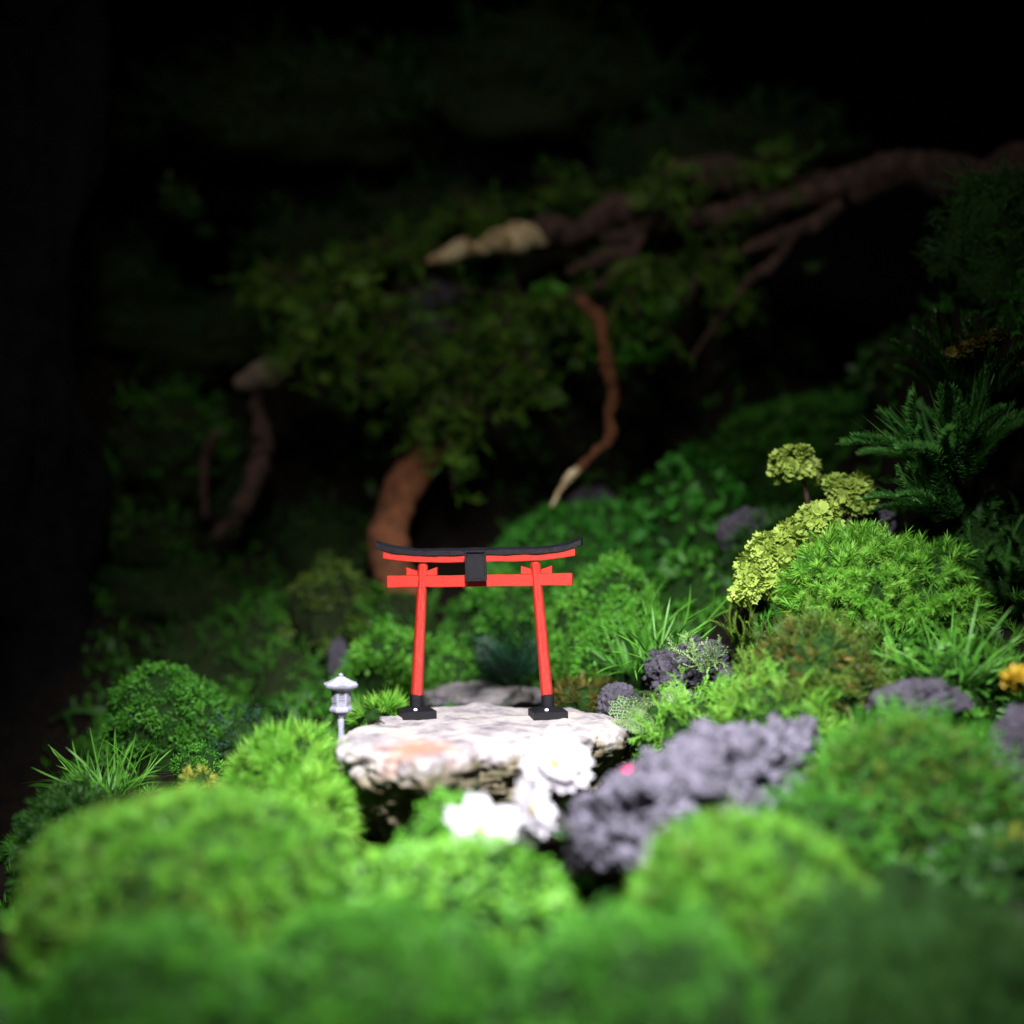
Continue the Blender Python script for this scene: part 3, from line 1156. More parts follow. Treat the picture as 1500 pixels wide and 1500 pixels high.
def tube_obj(name, pts, rad, mat, parent=None, wob=.18, seed=0, n=12, mb=None, origin=None, sub=8):
    v, f, n, N = tube_mesh(pts, rad, n, wob, seed, sub)
    own = mb is None
    if own: mb = MB()
    mb.add(v, [f])
    b = mb.n - len(v)
    mb.f.append(np.array([np.arange(n)[::-1]]) + b); mb.m.append([0])
    mb.f.append(np.array([np.arange(n) + (N - 1) * n]) + b); mb.m.append([0])
    if own: return mb.build(name, mat, parent, origin)


flower('large open white flower, highest of the foreground blossoms, over the slab edge', 812, 1122, 41.0, 56, 3, R(48), 8, .3, True)
flower('round white flower just below and left of the highest blossom', 778, 1188, 38.5, 46, 4, R(55), 7, 1.0, True)
flower('lowest white flower at left of the foreground blossoms', 702, 1216, 37.2, 58, 5, R(42), 6, .4)
flower('small pale white flower bud above the lowest blossom', 722, 1196, 39.3, 26, 6, R(60), 5, 1.4)
flower('pale small white flower at right below the round blossom', 826, 1208, 38.3, 20, 7, R(52), 5, 2.1)
flower('half open white flower between the lowest and the round blossom', 752, 1232, 37.8, 34, 9, R(48), 6, 2.6)
mb = MB()
v, q, tr, ti = leaflet((0, 0, 0), np.array([1., .1, .35]), np.array([0, 1., .3]), .32, .22, .3)
lv = LAVA['v']
pj = np.stack([750 + lv[:, 0] * F / (lv[:, 1] + 50), 750 + (CH - lv[:, 2]) * F / (lv[:, 1] + 50)], 1)
near = np.where(np.hypot(pj[:, 0] - 916, pj[:, 1] - 1124) < 7)[0]
pp_ = lv[near[np.argmin(lv[near, 1])]] if len(near) else P(916, 1124, 39)
pp_ = pp_ + np.array([-.15, -.03, .04])
mb.add(v + pp_, [q, tr])
tag(mb.build('fallen_petal', M['pink'], origin=pp_), 'tiny pink petal lying on the top of the large lava rock', 'petal')

# ================================================================== MOSS AND PLANTS
mo = mound
# ---- front row (blurred)
mo('moss_cushion', 'big smooth bright cushion of moss filling the lower left foreground', 'moss', 284, 1152, 238, 190, 36, 'fine', 'bright', .50, 3.2, group='moss cushions', lump=.2, extra=('star', 'olive', .55, .10))
mo('moss_cushion', 'smooth light green cushion at the bottom below the large lava rock', 'moss', 1095, 1198, 170, 130, 34, 'fine', 'bright', .48, 3.2, group='moss cushions', lump=.2, extra=('star', 'olive', .55, .10))
mo('feather_moss', 'broad bushy olive green moss in the right foreground beside the lava rock', 'moss', 1330, 1040, 160, 150, 40, 'strand', 'leaf', 1.1, 1.5, group='feathery moss tufts', extra=('fine', 'olive', .45, 1.2), jit=.6)
mo('feather_moss', 'low dark green moss between the large lava rock and the bushy foreground moss', 'moss', 1205, 1150, 110, 90, 38, 'strand', 'leaf', 1.0, 1.5, group='feathery moss tufts', jit=.6)
mo('curly_moss', 'small round curly moss in front of the dark slab underside', 'moss', 645, 1170, 62, 70, 39, 'curl', 'curly_light', .36, 2.4, group='curly moss balls')
mo('feather_moss', 'green moss patch under the white flowers at the bottom', 'moss', 660, 1228, 190, 120, 35.5, 'frond', 'bright', .8, 2.0, group='feathery moss tufts')
# ---- left of slab
mo('needle_moss', 'bright spiky moss mound against the left end of the slab behind its foot', 'moss', 425, 1070, 100, 110, 45, 'star', 'spring', .80, 2.0, group='spiky needle moss', lump=.2)
mo('needle_moss', 'bright spiky moss hugging the lantern post and the slab corner', 'moss', 446, 1066, 44, 130, 46.2, 'star', 'spring', .75, 2.2, group='spiky needle moss', lump=.2)
mo('needle_moss', 'low spiky moss below the left slab corner in front of the lantern moss', 'moss', 455, 1130, 62, 80, 42.5, 'star', 'spring', .8, 2.0, group='spiky needle moss', lump=.2)
mo('needle_moss', 'spiky moss tuft between the white lantern and the left gate foot', 'moss', 556, 1022, 46, 48, 52, 'star', 'spring', .80, 2.4, group='spiky needle moss', lump=.2)
mo('dark_needle_moss', 'short dark green needle moss at the lower left edge of the planting', 'moss', 108, 1150, 78, 120, 46.5, 'tall', 'deep', .75, 4, group='spiky needle moss')
mo('curly_moss', 'round ball of curly moss standing alone at left beyond the grass tuft', 'moss', 245, 974, 92, 96, 55, 'curl', 'leaf', .40, 2.1, group='curly moss balls', lump=.14)
mo('curly_moss', 'small curly moss clump at the foot of the round curly ball', 'moss', 292, 1096, 40, 42, 50.5, 'curl', 'leaf', .30, 2.2, group='curly moss balls')
mo('fine_fern', 'dusky grey green fine fern patch right of the round curly ball', 'fern', 365, 1040, 60, 60, 53, 'strand', 'teal', 1.0, 1.0, group='fine ferns')
mo('yellow_moss', 'little mustard yellow moss tuft behind the big foreground cushion', 'moss', 290, 1120, 30, 34, 47, 'fine', 'mustard', .40, 2.4)
# ---- behind the gate
mo('curly_moss', 'rounded curly moss seen left of the left gate column', 'moss', 578, 918, 74, 80, 60, 'curl', 'curly_light', .55, 2.0, group='curly moss balls')
mo('curly_moss', 'low curly moss just right of the left gate column behind the pale stone', 'moss', 655, 948, 52, 62, 60.5, 'curl', 'curly_light', .50, 2.0, group='curly moss balls')
mo('curly_moss', 'loose curly moss seen through the middle of the gate', 'moss', 735, 845, 88, 130, 64, 'curl', 'leaf', .62, 1.7, group='curly moss balls', lump=.3)
mo('curly_moss', 'large bright curly moss bush right of the right gate column', 'moss', 888, 822, 82, 120, 58, 'curl', 'curly_light', .46, 2.1, group='curly moss balls', lump=.25)
mo('curly_moss', 'curly moss lump below the large bush beside the brown moss', 'moss', 905, 910, 72, 80, 56, 'curl', 'curly_light', .46, 2.1, group='curly moss balls', lump=.25)
mo('fine_fern', 'dark bluish green fern between the gate columns', 'fern', 748, 935, 56, 70, 58.5, 'double', 'teal', 1.5, 2.4, group='fine ferns', up=.6)
mo('brown_moss', 'olive brown moss beside the right gate foot', 'moss', 858, 990, 54, 46, 54, 'fine', 'brown', .6, 2.6)
mo('moss_cushion', 'broad emerald moss hill rising above the gate roof behind it', 'moss', 860, 742, 165, 120, 70, 'fine', 'emerald', .75, 2.8, group='moss cushions')
mo('feather_moss', 'blurred emerald feathery moss between the moss hill and the lime coral moss', 'moss', 1010, 668, 95, 110, 68, 'frond', 'emerald', 1.8, 2.0, group='feathery moss tufts')
mo('feather_moss', 'dim green moss behind the grass tuft right of the gate', 'moss', 1030, 800, 80, 100, 62, 'frond', 'leaf', 1.4, 2.0, group='feathery moss tufts')
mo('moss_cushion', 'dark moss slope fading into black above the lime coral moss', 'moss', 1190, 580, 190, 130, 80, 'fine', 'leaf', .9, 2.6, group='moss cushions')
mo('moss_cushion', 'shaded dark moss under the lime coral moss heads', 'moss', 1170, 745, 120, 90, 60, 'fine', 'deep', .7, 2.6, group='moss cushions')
# ---- right slope
mo('needle_moss', 'crisp bright needle moss mound right of the lime coral moss', 'moss', 1262, 778, 112, 105, 50, 'tall', 'spring', 1.0, 4.6, group='spiky needle moss', lump=.2, up=.3, jit=.45)
mo('needle_moss', 'needle moss shoulder running right from the crisp mound into shade', 'moss', 1370, 800, 70, 90, 49, 'tall', 'bright', 1.1, 4.2, group='spiky needle moss', lump=.3, up=.3, jit=.45)
mo('feather_moss', 'olive and brown tangled moss below the crisp needle mound', 'moss', 1195, 900, 110, 105, 46, 'strand', 'olive', 1.2, 2.4, group='feathery moss tufts', jit=.9, extra=('fine', 'brown', .5, .5))
mo('feather_moss', 'light green feathery moss just right of the slab and above the lava rock', 'moss', 1035, 1000, 90, 80, 46.5, 'strand', 'spring', 1.2, 1.6, group='feathery moss tufts', jit=.6)
mo('feather_moss', 'soft green moss filling the slope directly above the lava rock head', 'moss', 1135, 985, 100, 90, 44.5, 'strand', 'spring', 1.2, 1.6, group='feathery moss tufts', jit=.6, extra=('fine', 'olive', .5, .5))
mo('feather_moss', 'emerald moss under the grass tangle at right', 'moss', 1375, 925, 112, 95, 47, 'frond', 'grass', 1.2, 2.2, group='feathery moss tufts', jit=.6)
mo('fine_fern', 'low fine fern spreading beside the small speckled rock', 'fern', 965, 1010, 46, 52, 48.2, 'double', 'sage', 1.1, 3.0, group='fine ferns', jit=.5)
mo('feather_moss', 'dark green moss under the dark fern at the right edge', 'moss', 1450, 730, 110, 110, 52, 'frond', 'deep', 1.6, 2.0, group='feathery moss tufts')
mo('feather_moss', 'blurred dark moss at the lower right corner below the dark rock', 'moss', 1460, 1190, 100, 110, 38, 'frond', 'deep', 1.0, 2.0, group='feathery moss tufts')
mo('yellow_moss', 'yellow green moss speck in the lower right corner', 'moss', 1495, 1212, 28, 40, 37, 'fine', 'mustard', .4, 2.4)
# ---- left and rear, in the gloom
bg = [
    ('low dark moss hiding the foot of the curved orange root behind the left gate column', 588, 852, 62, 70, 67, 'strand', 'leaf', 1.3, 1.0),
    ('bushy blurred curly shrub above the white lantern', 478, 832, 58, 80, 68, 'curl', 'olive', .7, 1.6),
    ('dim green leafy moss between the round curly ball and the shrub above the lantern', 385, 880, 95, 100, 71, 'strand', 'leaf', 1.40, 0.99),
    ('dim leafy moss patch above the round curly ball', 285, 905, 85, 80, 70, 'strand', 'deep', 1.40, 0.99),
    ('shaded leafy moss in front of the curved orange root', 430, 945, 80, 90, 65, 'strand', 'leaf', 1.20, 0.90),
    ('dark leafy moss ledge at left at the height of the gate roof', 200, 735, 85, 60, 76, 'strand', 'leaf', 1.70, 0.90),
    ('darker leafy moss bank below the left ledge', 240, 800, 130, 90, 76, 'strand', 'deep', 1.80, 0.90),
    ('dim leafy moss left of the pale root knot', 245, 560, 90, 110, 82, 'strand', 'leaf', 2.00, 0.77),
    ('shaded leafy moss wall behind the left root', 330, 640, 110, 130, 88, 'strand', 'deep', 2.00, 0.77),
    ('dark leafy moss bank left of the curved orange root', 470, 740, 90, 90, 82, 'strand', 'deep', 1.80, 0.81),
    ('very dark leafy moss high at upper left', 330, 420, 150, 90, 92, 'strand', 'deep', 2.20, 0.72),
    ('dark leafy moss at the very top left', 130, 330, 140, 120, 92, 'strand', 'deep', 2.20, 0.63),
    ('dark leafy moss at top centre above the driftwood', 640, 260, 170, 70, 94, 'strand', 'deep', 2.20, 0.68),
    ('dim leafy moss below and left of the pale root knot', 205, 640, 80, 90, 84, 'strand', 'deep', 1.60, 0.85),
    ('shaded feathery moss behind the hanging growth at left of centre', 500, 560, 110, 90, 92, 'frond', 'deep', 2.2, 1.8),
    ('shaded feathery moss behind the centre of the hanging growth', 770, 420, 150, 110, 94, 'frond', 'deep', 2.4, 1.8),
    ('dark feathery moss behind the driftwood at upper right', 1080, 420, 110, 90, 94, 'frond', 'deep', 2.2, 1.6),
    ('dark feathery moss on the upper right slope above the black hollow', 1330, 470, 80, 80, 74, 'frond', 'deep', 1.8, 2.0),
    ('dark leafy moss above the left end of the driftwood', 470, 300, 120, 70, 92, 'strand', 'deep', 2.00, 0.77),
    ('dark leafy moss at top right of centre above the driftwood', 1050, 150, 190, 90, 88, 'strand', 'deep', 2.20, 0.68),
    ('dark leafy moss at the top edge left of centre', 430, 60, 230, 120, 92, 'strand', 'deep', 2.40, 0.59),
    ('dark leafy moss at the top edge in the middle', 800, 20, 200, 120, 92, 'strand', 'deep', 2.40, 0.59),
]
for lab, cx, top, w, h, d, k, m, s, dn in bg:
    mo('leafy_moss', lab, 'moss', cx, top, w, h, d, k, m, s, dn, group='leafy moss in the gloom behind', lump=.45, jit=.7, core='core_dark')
mo('yellow_shrub', 'dim olive yellow shrub sprig at upper left', 'shrub', 278, 268, 36, 40, 86, 'curl', 'olive', 1.1, 1.2, lump=.5, ground=False)
mo('yellow_shrub', 'dim olive yellow sprig just below the upper left one', 'shrub', 303, 318, 26, 22, 86, 'curl', 'olive', .9, 1.2, lump=.5, ground=False)
mo('dark_shrub', 'dark needle shrub in the upper right corner', 'shrub', 1462, 235, 92, 130, 56, 'strand', 'deep', 1.1, 1.1, lump=.35, group='dark shrubs at upper right', jit=.7)
mo('dark_shrub', 'lower left lobe of the dark needle shrub at upper right', 'shrub', 1412, 330, 52, 60, 58, 'strand', 'deep', 1.0, 1.1, lump=.35, group='dark shrubs at upper right', jit=.7)
mo('dark_shrub', 'drooping dark needle shrub at the right edge above the pale lichen twig', 'shrub', 1490, 380, 50, 70, 55, 'strand', 'emerald', .9, 1.1, lump=.35, group='dark shrubs at upper right', jit=.7)
# ---- below the photograph's lower edge the planting goes on
mo('moss_cushion', 'rounded moss cushion low in the left foreground', 'moss', 230, 1350, 190, 200, 30, 'fine', 'leaf', .5, 2.6, group='moss cushions', lump=.12)
mo('moss_cushion', 'moss cushion at the bottom centre nearest the lens', 'moss', 560, 1335, 230, 190, 30, 'fine', 'leaf', .5, 2.6, group='moss cushions', lump=.12)
mo('curly_moss', 'curly moss at the bottom right of centre nearest the lens', 'moss', 930, 1330, 190, 170, 30, 'curl', 'leaf', .42, 1.9, group='curly moss balls', lump=.15)
mo('feather_moss', 'dark feathery moss filling the bottom right corner nearest the lens', 'moss', 1330, 1290, 230, 230, 31, 'strand', 'deep', 1.0, 1.5, group='feathery moss tufts', lump=.15)


# ---- grass tufts, ferns, sprigs, coral moss
def tuft(name, label, cx, cy, d, n, size, mat, lean=(0, 0, 0), spread=.55, seed=0, rpx=14, cat='grass', group=None, width=1.0):
    rng = np.random.default_rng(900 + seed)
    c = P(cx, cy, d)
    mb = MB()
    a = rng.random(n) * 6.283
    rr = np.sqrt(rng.random(n)) * rpx * d / F
    pts = c + np.stack([rr * np.cos(a), rr * np.sin(a), np.zeros(n)], 1)
    nn = np.stack([np.cos(a) * spread, np.sin(a) * spread, np.ones(n)], 1) + np.array(lean)
    scatter(mb, 'blade', pts, nn, size, rng, 0, .25, 0, .4)
    return tag(mb.build(name, M[mat], origin=c), label, cat, group)


tuft('grass_tuft', 'tuft of dark green blades at far left above the dark needle moss', 160, 1160, 48.5, 130, 1.75, 'grass', (-.15, 0, 0), 1.0, 1, 44, group='grass tufts')
tuft('grass_tuft', 'fan of bright green blades right of the gate above the feathery slope', 962, 985, 52.5, 80, 2.9, 'grass', (.35, 0, .1), .6, 2, 26, group='grass tufts')
tuft('grass_tuft', 'second clump of blades close under the fan right of the gate', 925, 985, 53.5, 50, 2.0, 'grass', (-.1, 0, 0), .7, 3, 24, group='grass tufts')
tuft('grass_tuft', 'tangle of bright blades on the right slope below the needle moss', 1370, 985, 46, 80, 2.0, 'grass', (0, 0, 0), 1.0, 4, 70, group='grass tufts')
tuft('grass_tuft', 'thin stray blades sticking out toward the amber leaf at right', 1420, 1000, 45.5, 28, 2.3, 'grass', (.5, 0, 0), .8, 5, 30, group='grass tufts')
tuft('grass_tuft', 'blades standing left of the grass tangle under the needle moss shoulder', 1310, 930, 47.5, 35, 1.6, 'grass', (0, 0, .1), .8, 6, 40, group='grass tufts')


def frondplant(name, label, cx, cy, d, kind, mat, n, size, seed, lean=(0, 0, 0), spread=.8, rpx=6, cat='fern', group=None, stem=None):
    """a plant whose fronds fan out from one root; each frond is a part"""
    rng = np.random.default_rng(300 + seed)
    size *= D(d) / d
    d = D(d)
    c = P(cx, cy, d)
    t = thing(name, c, label, cat, group)
    for k in range(n):
        a = 6.283 * k / n + rng.random() * .7
        nn = np.array([[math.cos(a) * spread, math.sin(a) * spread, 1.0]]) + np.array([lean])
        mb = MB()
        scatter(mb, kind, np.array([[math.cos(a), math.sin(a), 0]]) * rpx * d / F, nn, size, rng, 0, .15, 0, .2)
        mb.build('frond', M[mat], t)
    return t


frondplant('fern', 'sharp pale sage sprig left of the olive tangled moss', 1032, 985, 49.6, 'strand', 'sage', 16, 1.5, 1, (0, 0, .4), .6, group='fern plants')
frondplant('fern', 'tiny pale fern sprig in front of the small speckled rock', 948, 1078, 48.6, 'double', 'sage', 6, 1.5, 2, (.1, 0, .2), .7, group='fern plants')
frondplant('fern', 'lone fern sprig between the sage sprig and the lime coral moss', 1085, 945, 50.2, 'brush', 'olive', 9, 1.5, 9, (-.2, 0, .2), .7, group='fern plants')
frondplant('fern', 'dark bluish fern with spreading feathery fronds at the right edge', 1400, 700, 50.5, 'brush', 'fern_mid', 34, 3.9, 3, (-.5, 0, .1), 1.0, 10, group='fern plants')
frondplant('fern', 'second dark fern reaching left under the spreading one', 1395, 760, 50.5, 'brush', 'fern_mid', 22, 3.2, 4, (-1.0, 0, .1), .8, 8, group='fern plants')
frondplant('fern', 'tall upright dark fern behind the spreading one at right', 1420, 640, 53, 'brush', 'deep', 26, 4.6, 5, (0, 0, .8), .7, 10, group='fern plants')
frondplant('fern', 'drooping dark fern at the right edge above the grass tangle', 1470, 850, 48, 'brush', 'deep', 14, 2.4, 6, (-.2, 0, 0), 1.1, 12, group='fern plants')
frondplant('fern', 'teal fern standing behind the gate opening', 745, 1000, 57, 'double', 'teal', 7, 2.6, 7, (0, 0, .6), .5, group='fern plants')


def coral(label, cx, cy, d, spots, seed, stem=True, size=.42):
    """lime crinkled head(s) on a thin stem"""
    rng = np.random.default_rng(500 + seed)
    c = P(cx, cy, d)
    t = thing('coral_moss', c, label, 'moss', 'lime coral moss')
    mb = MB()
    for sx, sy, n, rr in spots:
        n = int(n * 2.4)
        p = P(sx, sy, d + rng.normal() * .3) - c
        u = d / F
        dv = rng.normal(size=(n, 3)); dv /= np.linalg.norm(dv, axis=1, keepdims=True)
        dv[:, 1] = -np.abs(dv[:, 1])
        pts = p + dv * rr * u * (.55 + .45 * rng.random((n, 1)))
        dv[:, 2] += .3
        scatter(mb, 'ruffle', pts, dv, size * .62, rng, .1, .35, 0, .4)
    mb.build('head', M['lime'], t)
    if stem:
        q = P(spots[0][0], spots[0][1], d) - c
        tube_obj('stem', [(0, 0, 0), tuple(q * .5 + np.array([.12, 0, 0])), tuple(q)], [.09, .07, .06], M['bark'], t, .15, seed)
    GROUND.append((c[0], c[1], c[2] - .4, .5))
    return t


coral('lime crinkled moss head on a stalk, highest of its kind', 1185, 748, 53.0, [(1163, 678, 16, 26), (1145, 690, 8, 14), (1182, 692, 9, 14)], 1, size=.40)
coral('lime crinkled moss head second highest, nearest the dark fern', 1240, 775, 52.5, [(1245, 722, 22, 26), (1225, 712, 9, 14), (1262, 735, 8, 14)], 2, size=.42)
coral('long drooping band of lime crinkled moss beside the crisp needle mound', 1170, 850, 51.0,
      [(1200, 765, 22, 28), (1180, 785, 22, 28), (1150, 800, 26, 30), (1125, 812, 26, 30), (1105, 835, 24, 26), (1095, 860, 16, 18), (1135, 845, 20, 28), (1088, 872, 8, 10), (1140, 862, 14, 16)], 3, size=.44)

# pale lichen twigs at right
for i, (lab, pts) in enumerate((('pale tan lichen twig at the right edge among the dark ferns', [(1400, 520), (1430, 505), (1462, 492)]),
                                ('short tan lichen twig tip at the right border', [(1488, 530), (1500, 515), (1515, 505)]))):
    c = P(*pts[0], 52)
    t = thing('lichen_twig', c, lab, 'twig', 'tan lichen twigs')
    pp = [tuple(P(x, y, 52) - c) for x, y in pts]
    tube_obj('twig', pp, [.08, .12, .10], M['bark_grey'], t)
    mb = MB(); rng = np.random.default_rng(60 + i)
    n = 40
    tt = rng.random(n)[:, None]
    pts_ = np.array(pp[0]) * (1 - tt) + np.array(pp[2]) * tt + rng.normal(size=(n, 3)) * .10
    scatter(mb, 'ruffle', pts_, rng.normal(size=(n, 3)), .24, rng)
    mb.build('lichen', M['brown'], t)

# amber leaf at the right edge
c = P(1492, 1000, 42)
mb = MB(); rng = np.random.default_rng(77)
scatter(mb, 'ruffle', c + rng.normal(size=(6, 3)) * np.array([.13, .2, .10]), np.array([[0, -.5, 1.]] * 6), .28, rng)
tag(mb.build('amber_leaf', M['amber'], origin=c), 'crumpled amber yellow leaf at the right edge', 'leaf')

# dark pebble-like crumb on the slab at the left
mb = MB(); rng = np.random.default_rng(78)
c = P(549, 1061, 47.9); c[2] = .03
pts_ = c + rng.normal(size=(22, 3)) * np.array([.2, .1, .015])
scatter(mb, 'curl', pts_, np.array([[0, 0, 1.]] * 22), .12, rng)
tag(mb.build('dry_crumb', M['core_dark'], origin=c), 'dark dry crumb lying on the slab in front of the left gate foot', 'debris')

# ================================================================== DRIFTWOOD AND ROOTS
def wood(name, label, segs, cat, mat, group=None, parts=()):
    """segs: (list of (px, py, d, r_px)); parts: (part name, points, material)"""
    segs = [(a, b, D(d_), r_) for a, b, d_, r_ in segs]
    parts = [(pn, [(a, b, D(d_), r_) for a, b, d_, r_ in pts], m_) for pn, pts, m_ in parts]
    p0 = segs[0]
    c = P(p0[0], p0[1], p0[2])
    t = thing(name, c, label, cat, group)
    for i, (pn, pts, m_) in enumerate([('trunk', segs, mat)] + list(parts)):
        tube_obj(pn, [tuple(P(a, b, d) - c) for a, b, d, r in pts], [r * d / F for a, b, d, r in pts], M[m_], t, .32, i + len(label), 20, sub=14)
    return t


wood('driftwood', 'thick gnarled driftwood branch crossing the top with a pale broken end',
     [(1570, 225, 72, 36), (1440, 262, 73, 30), (1330, 248, 75, 34), (1230, 272, 77, 30), (1150, 286, 78, 24), (1080, 262, 79, 28), (1000, 268, 80, 34), (950, 308, 80, 26), (900, 312, 80, 30), (850, 342, 80, 20), (810, 340, 80, 22), (775, 352, 80, 18)], 'driftwood', 'bark',
     parts=[('limb', [(1240, 275, 75.5, 18), (1130, 300, 77, 22), (1040, 318, 78, 16), (980, 322, 79, 20), (930, 345, 79, 14), (880, 352, 79.4, 10)], 'bark'),
            ('broken_end', [(800, 346, 79.4, 15), (775, 348, 79.2, 20), (748, 352, 79.2, 22), (722, 356, 79.2, 19), (698, 366, 79.2, 10), (680, 364, 79.2, 17), (658, 372, 79.4, 14), (634, 381, 79.4, 9), (624, 384, 79.4, 3)], 'palewood'),
            ('twig', [(985, 285, 78.5, 12), (948, 330, 78, 11), (925, 375, 78, 10), (895, 410, 78, 9), (845, 432, 78, 6), (820, 446, 78, 3)], 'bark'),
            ('twig', [(930, 370, 78, 9), (900, 372, 78, 12), (860, 388, 78, 10), (830, 400, 78, 6)], 'bark'),
            ('twig', [(1230, 300, 76, 14), (1200, 325, 76, 12), (1150, 345, 76, 12), (1100, 365, 76, 9), (1085, 372, 76, 5)], 'bark'),
            ('twig', [(1160, 345, 76, 9), (1135, 385, 76, 9), (1100, 410, 76, 8), (1075, 440, 76, 5), (1045, 480, 76, 4), (1010, 530, 76, 3)], 'bark'),
            ('twig', [(1080, 375, 77, 6), (1030, 390, 77, 6), (1012, 425, 77, 8), (1005, 450, 77, 5)], 'bark')])
wood('hanging_root', 'thin orange brown root hanging right of centre with a pale tip',
     [(850, 440, 70, 8), (878, 468, 68, 11), (882, 500, 67, 7), (890, 540, 67, 11), (898, 575, 67, 8), (892, 612, 67, 9), (894, 640, 67, 7), (872, 664, 67, 7), (842, 692, 67, 5)], 'root', 'bark_orange',
     parts=[('root_tip', [(848, 686, 66.9, 5), (838, 696, 66.9, 7), (828, 707, 66.9, 5), (818, 722, 67, 3), (808, 742, 67, 3)], 'palewood')])
wood('curved_root', 'thick curved orange brown root rising behind the left end of the gate roof',
     [(680, 590, 74, 26), (655, 640, 73, 27), (618, 680, 72, 27), (590, 720, 71, 27), (573, 765, 70, 26), (572, 810, 69, 27), (588, 860, 69, 28), (600, 920, 69, 30), (606, 990, 69, 32)], 'root', 'bark_orange')
wood('left_root', 'dim brown root bending down at left under the pale root knot',
     [(380, 560, 77.5, 10), (376, 595, 78, 10), (385, 635, 78, 13), (380, 680, 78, 15), (365, 725, 77, 15), (345, 760, 77, 13), (315, 790, 77, 8)], 'root', 'bark',
     parts=[('root_knot', [(345, 565, 77, 9), (368, 558, 77, 17), (395, 548, 77, 19), (425, 540, 77, 10)], 'bark_grey')])
wood('thin_root', 'thin dim root left of the brown bent root', [(325, 630, 79, 5), (305, 655, 79, 6), (298, 700, 79, 5), (300, 760, 79, 6)], 'root', 'bark')

# ---- ferny moss hanging from the driftwood
hang = [
    (500, 420, 60, 50, 'leafy fern moss at the left end of the hanging growth'),
    (560, 500, 75, 70, 'hanging fern moss over the dark shade above the left gate end'),
    (630, 560, 80, 70, 'brighter hanging fern moss above the curved orange root'),
    (655, 635, 60, 70, 'lowest hanging fern moss over the curved orange root'),
    (725, 480, 80, 60, 'hanging fern moss at centre below the pale broken wood'),
    (760, 560, 70, 60, 'hanging fern moss left of the thin hanging root'),
    (810, 450, 60, 50, 'fern moss clump below the driftwood twig'),
    (930, 460, 50, 70, 'fern moss clump right of the top of the hanging root'),
    (960, 390, 65, 50, 'fern moss growing under the driftwood right of its twig'),
    (1060, 400, 60, 60, 'dim fern moss among the reddish twigs'),
    (860, 285, 80, 34, 'mossy fern growth on top of the driftwood'),
    (700, 320, 60, 30, 'dark fern growth above the pale broken wood'),
    (590, 370, 70, 34, 'dark fern growth left of the pale broken wood'),
    (1090, 320, 70, 46, 'dark fern growth on the right half of the driftwood'),
    (460, 500, 60, 60, 'dark fern moss right of the pale root knot'),
    (985, 275, 60, 30, 'fern moss lying over the thick middle of the driftwood'),
    (1120, 262, 70, 26, 'fern moss along the upper side of the driftwood at right'),
    (420, 420, 60, 50, 'very dim fern moss above the pale root knot'),
]
for i, (cx, cy, w, h, lab) in enumerate(hang):
    d = 76 + (i * 37 % 7) * .7 - 1
    if cy < 400: d = 84 if cy > 300 or cx < 900 else 77
    if cy > 550: d = 70.5
    d = D(d)
    rng = np.random.default_rng(700 + i)
    c = P(cx, cy, d)
    u = d / F
    mb = MB()
    W_, H_ = w * u, h * u
    roots = c + np.array([0, 0, H_ * .5]) + rng.normal(size=(3, 3)) * np.array([W_ * .35, .8, H_ * .2])
    P_, N_ = [], []
    for k in range(int(6 + w * h / 330)):
        a0 = roots[rng.integers(3)]
        e0 = c + rng.normal(size=3) * np.array([W_ * .60, 1.3, H_ * .55]) - np.array([0, 0, H_ * .25])
        mid = (a0 + e0) / 2 + np.array([0, -.3, H_ * .22]) + rng.normal(size=3) * .4
        v, f, nn_, NN_ = tube_mesh([a0, mid, e0], [.06, .045, .02], 5, 0, 0, 6)
        mb.add(v, [f], None, 1)
        for q_ in range(9):
            t_ = .18 + .82 * q_ / 8
            p0_ = a0 * (1 - t_) ** 2 + mid * 2 * t_ * (1 - t_) + e0 * t_ ** 2
            dr = e0 - a0; dr /= np.linalg.norm(dr)
            nv_ = dr * .7 + rng.normal(size=3) * .8
            P_.append(p0_ + rng.normal(size=3) * .08); N_.append(nv_ / np.linalg.norm(nv_))
    P_ = np.array(P_); N_ = np.array(N_)
    N_[:, 2] -= .25
    mm = rng.random(len(P_))
    for kk, sz, lo, hi in (('strand', 1.25, 0, .55), ('double', 1.0, .55, .9), ('fern', .5, .9, 1.0)):
        q_ = (mm >= lo) & (mm < hi)
        scatter(mb, kk, P_[q_], N_[q_], sz, rng, -.1, .3, 0, .45)
    ob = mb.build('hanging_fern', [M['hang'], M['bark']], origin=c)
    tag(ob, lab, 'fern', 'fern moss hanging from the driftwood')
for i, (cx, cy, lab) in enumerate(((930, 560, 'single bright fern strand dangling across the hanging root'), (680, 690, 'short fern spray at the bottom of the hanging growth'), (945, 500, 'small fern strand right of the hanging root top'), (800, 470, 'bright fern strand left of the hanging root top'))):
    frondplant('fern_strand', lab, cx, cy - 60, 73.5, 'fern', 'leaf', 3 if i else 4, 3.0 if i else 4.0, 30 + i, (-.1, 0, -2.2), .5, group='fern strands dangling from above')

# ================================================================== WALLS, BARK, GROUND
mb = MB(); box(mb, -90, 90, 44, 46, -20, 90)
tag(mb.build('backdrop', M['wall'], smooth=False), kind='structure')
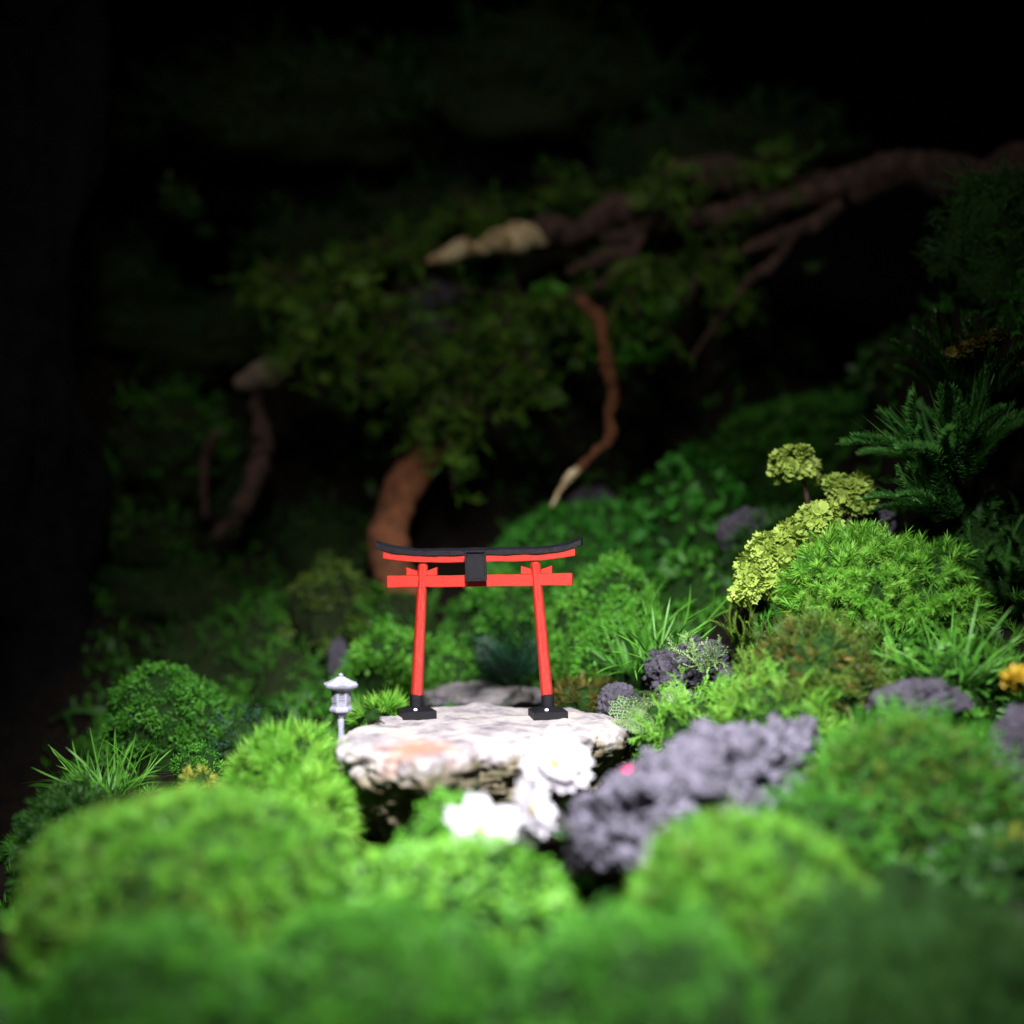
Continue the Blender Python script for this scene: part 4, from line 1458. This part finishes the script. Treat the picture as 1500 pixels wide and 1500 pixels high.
# dark cork bark standing at the left
nu, nv = 90, 160
xx = np.linspace(0, 2 * math.pi, nu, endpoint=False); zz = np.linspace(-12, 36, nv)
A_, Z_ = np.meshgrid(xx, zz)
rr = 1 + .22 * fbm(np.stack([np.cos(A_) * 2.2, np.sin(A_) * 2.2, Z_ * .12], -1).reshape(-1, 3), 5).reshape(A_.shape) * 2
v = np.stack([-25.5 + 6.2 * np.cos(A_) * rr, 14 + 3 * np.sin(A_) * rr, Z_], -1).reshape(-1, 3)
mb = MB(); mb.add(v, [grid_faces(nu, nv, True)])
mb.f.append(np.array([np.arange(nu) + (nv - 1) * nu])); mb.m.append([0])
ob = tag(mb.build('cork_bark', M['cork'], origin=(-25.5, 14, -12)), 'tall nearly black piece of cork bark at the left edge', 'bark')

# terrain: passes through the feet of everything set on it
G = list(GROUND)
for x, y, z in ((-19, -4, -9), (-22, 6, -9), (-24, -14, -10), (-20, -20, -9), (-28, 20, -8), (-40, 0, -12), (-40, 30, -8), (0, -30, -9), (15, -30, -9),
                (-15, -30, -10), (24, 0, 6), (28, 20, 12), (26, -15, -2), (0, 40, 6), (30, 40, 14), (-20, 40, 0), (40, -30, -6), (45, 10, 10), (-5, -22, -6.5), (8, -22, -6.5)):
    G.append((x, y, z, 2.5))
G = np.array(G)
nx, ny = 240, 220
X, Y = np.meshgrid(np.linspace(-46, 46, nx), np.linspace(-36, 51.5, ny))
xy = np.stack([X.ravel(), Y.ravel()], 1)
dd = ((xy[:, None, :] - G[None, :, :2]) ** 2).sum(-1)
w = 1 / (dd + .6) ** 1.7
# nearer controls dominate and the lower of close neighbours wins
z = (w * G[None, :, 2]).sum(1) / w.sum(1) - .7
z = z + fbm(np.column_stack([xy, np.zeros(len(xy))]), 4, .5) * .5
# keep the soil under the slab
ins = (np.abs(xy[:, 0] + 1) < 5.2) & (np.abs(xy[:, 1] + 2.5) < 6.5)
z = np.where(ins, np.minimum(z, -2.6), z)
mb = MB()
mb.add(np.column_stack([xy, z]), [grid_faces(nx, ny)])
tag(mb.build('ground', M['soil']), kind='structure')

# ground-cover moss over the soil: nobody could count it
rng = np.random.default_rng(42)
Zg = z.reshape(ny, nx)
n = 26000
px_ = rng.uniform(-20, 26, n); py_ = rng.uniform(-24, 34, n)
fx = (px_ + 46) / 92 * (nx - 1); fy = (py_ + 36) / 87.5 * (ny - 1)
ix, iy = fx.astype(int), fy.astype(int)
u_, v_ = fx - ix, fy - iy
zz = (Zg[iy, ix] * (1 - u_) * (1 - v_) + Zg[iy, ix + 1] * u_ * (1 - v_) + Zg[iy + 1, ix] * (1 - u_) * v_ + Zg[iy + 1, ix + 1] * u_ * v_)
mask = fbm(np.column_stack([px_, py_, zz * 0]), 3, .25)
keep = (mask > -.12) & (zz > -8) & ~((np.abs(px_ + 1) < 4.6) & (np.abs(py_ + 2.0) < 6.0))
pts_ = np.column_stack([px_, py_, zz - .05])[keep]
h = len(pts_) // 2
mb = MB()
nn = np.tile([0, 0, 1.], (len(pts_), 1))
scatter(mb, 'fine', pts_[:h], nn[:h], .6, rng, 0, .4, 0)
scatter(mb, 'frond', pts_[h:h + 4500], nn[h:h + 4500], .9, rng, 0, .7, 1)
tag(mb.build('ground_moss', [M['leaf'], M['deep']]), kind='stuff', label='low green moss and sprigs covering the dark soil', cat='moss')

# ================================================================== CAMERA
sc = bpy.context.scene
cam = bpy.data.cameras.new('camera')
co = bpy.data.objects.new('camera', cam)
C.objects.link(co)
co.location = (0, -50, CH)
co.rotation_euler = (R(90), 0, 0)
cam.lens = 50; cam.sensor_width = 36; cam.clip_start = .5; cam.clip_end = 400
cam.dof.use_dof = True
cam.dof.focus_distance = 49.6
cam.dof.aperture_fstop = .05 / 1.4
cam.dof.aperture_blades = 0
sc.camera = co
sc.unit_settings.system = 'METRIC'
sc.unit_settings.scale_length = .01

# ================================================================== LIGHT
def spot(name, loc, target, energy, angle, blend, size, col):
    l = bpy.data.lights.new(name, 'SPOT')
    l.energy = energy; l.spot_size = R(angle); l.spot_blend = blend; l.shadow_soft_size = size; l.color = col
    o = bpy.data.objects.new(name, l)
    C.objects.link(o)
    o.location = loc
    o.rotation_euler = (Vector(target) - Vector(loc)).to_track_quat('-Z', 'Y').to_euler()
    return o


spot('spot_lamp', (1.5, -36, 31), (1.2, -8.5, -1.0), 430000, 57, 1.0, 3.0, (1, .98, 1.0))
spot('background_fill_spot', (-6, -24, 46), (0, 12, 9), 40000, 80, 1.0, 2.5, (1, .96, .88))  # added fill that lifts the dark background, not a lamp of the place

w = bpy.data.worlds.new('World')
sc.world = w
w.use_nodes = True
w.node_tree.nodes['Background'].inputs[0].default_value = (.6, .7, 1, 1)
w.node_tree.nodes['Background'].inputs[1].default_value = .006

sc.view_settings.view_transform = 'Standard'
sc.view_settings.look = 'None'
sc.view_settings.exposure = 0
sc.view_settings.gamma = 1
sc.cycles.use_denoising = True
try:
    sc.cycles.denoiser = 'OPENIMAGEDENOISE'
except Exception:
    pass
sc.cycles.max_bounces = 6
sc.cycles.diffuse_bounces = 3
sc.cycles.glossy_bounces = 2
sc.cycles.transmission_bounces = 3
sc.cycles.sample_clamp_indirect = 6
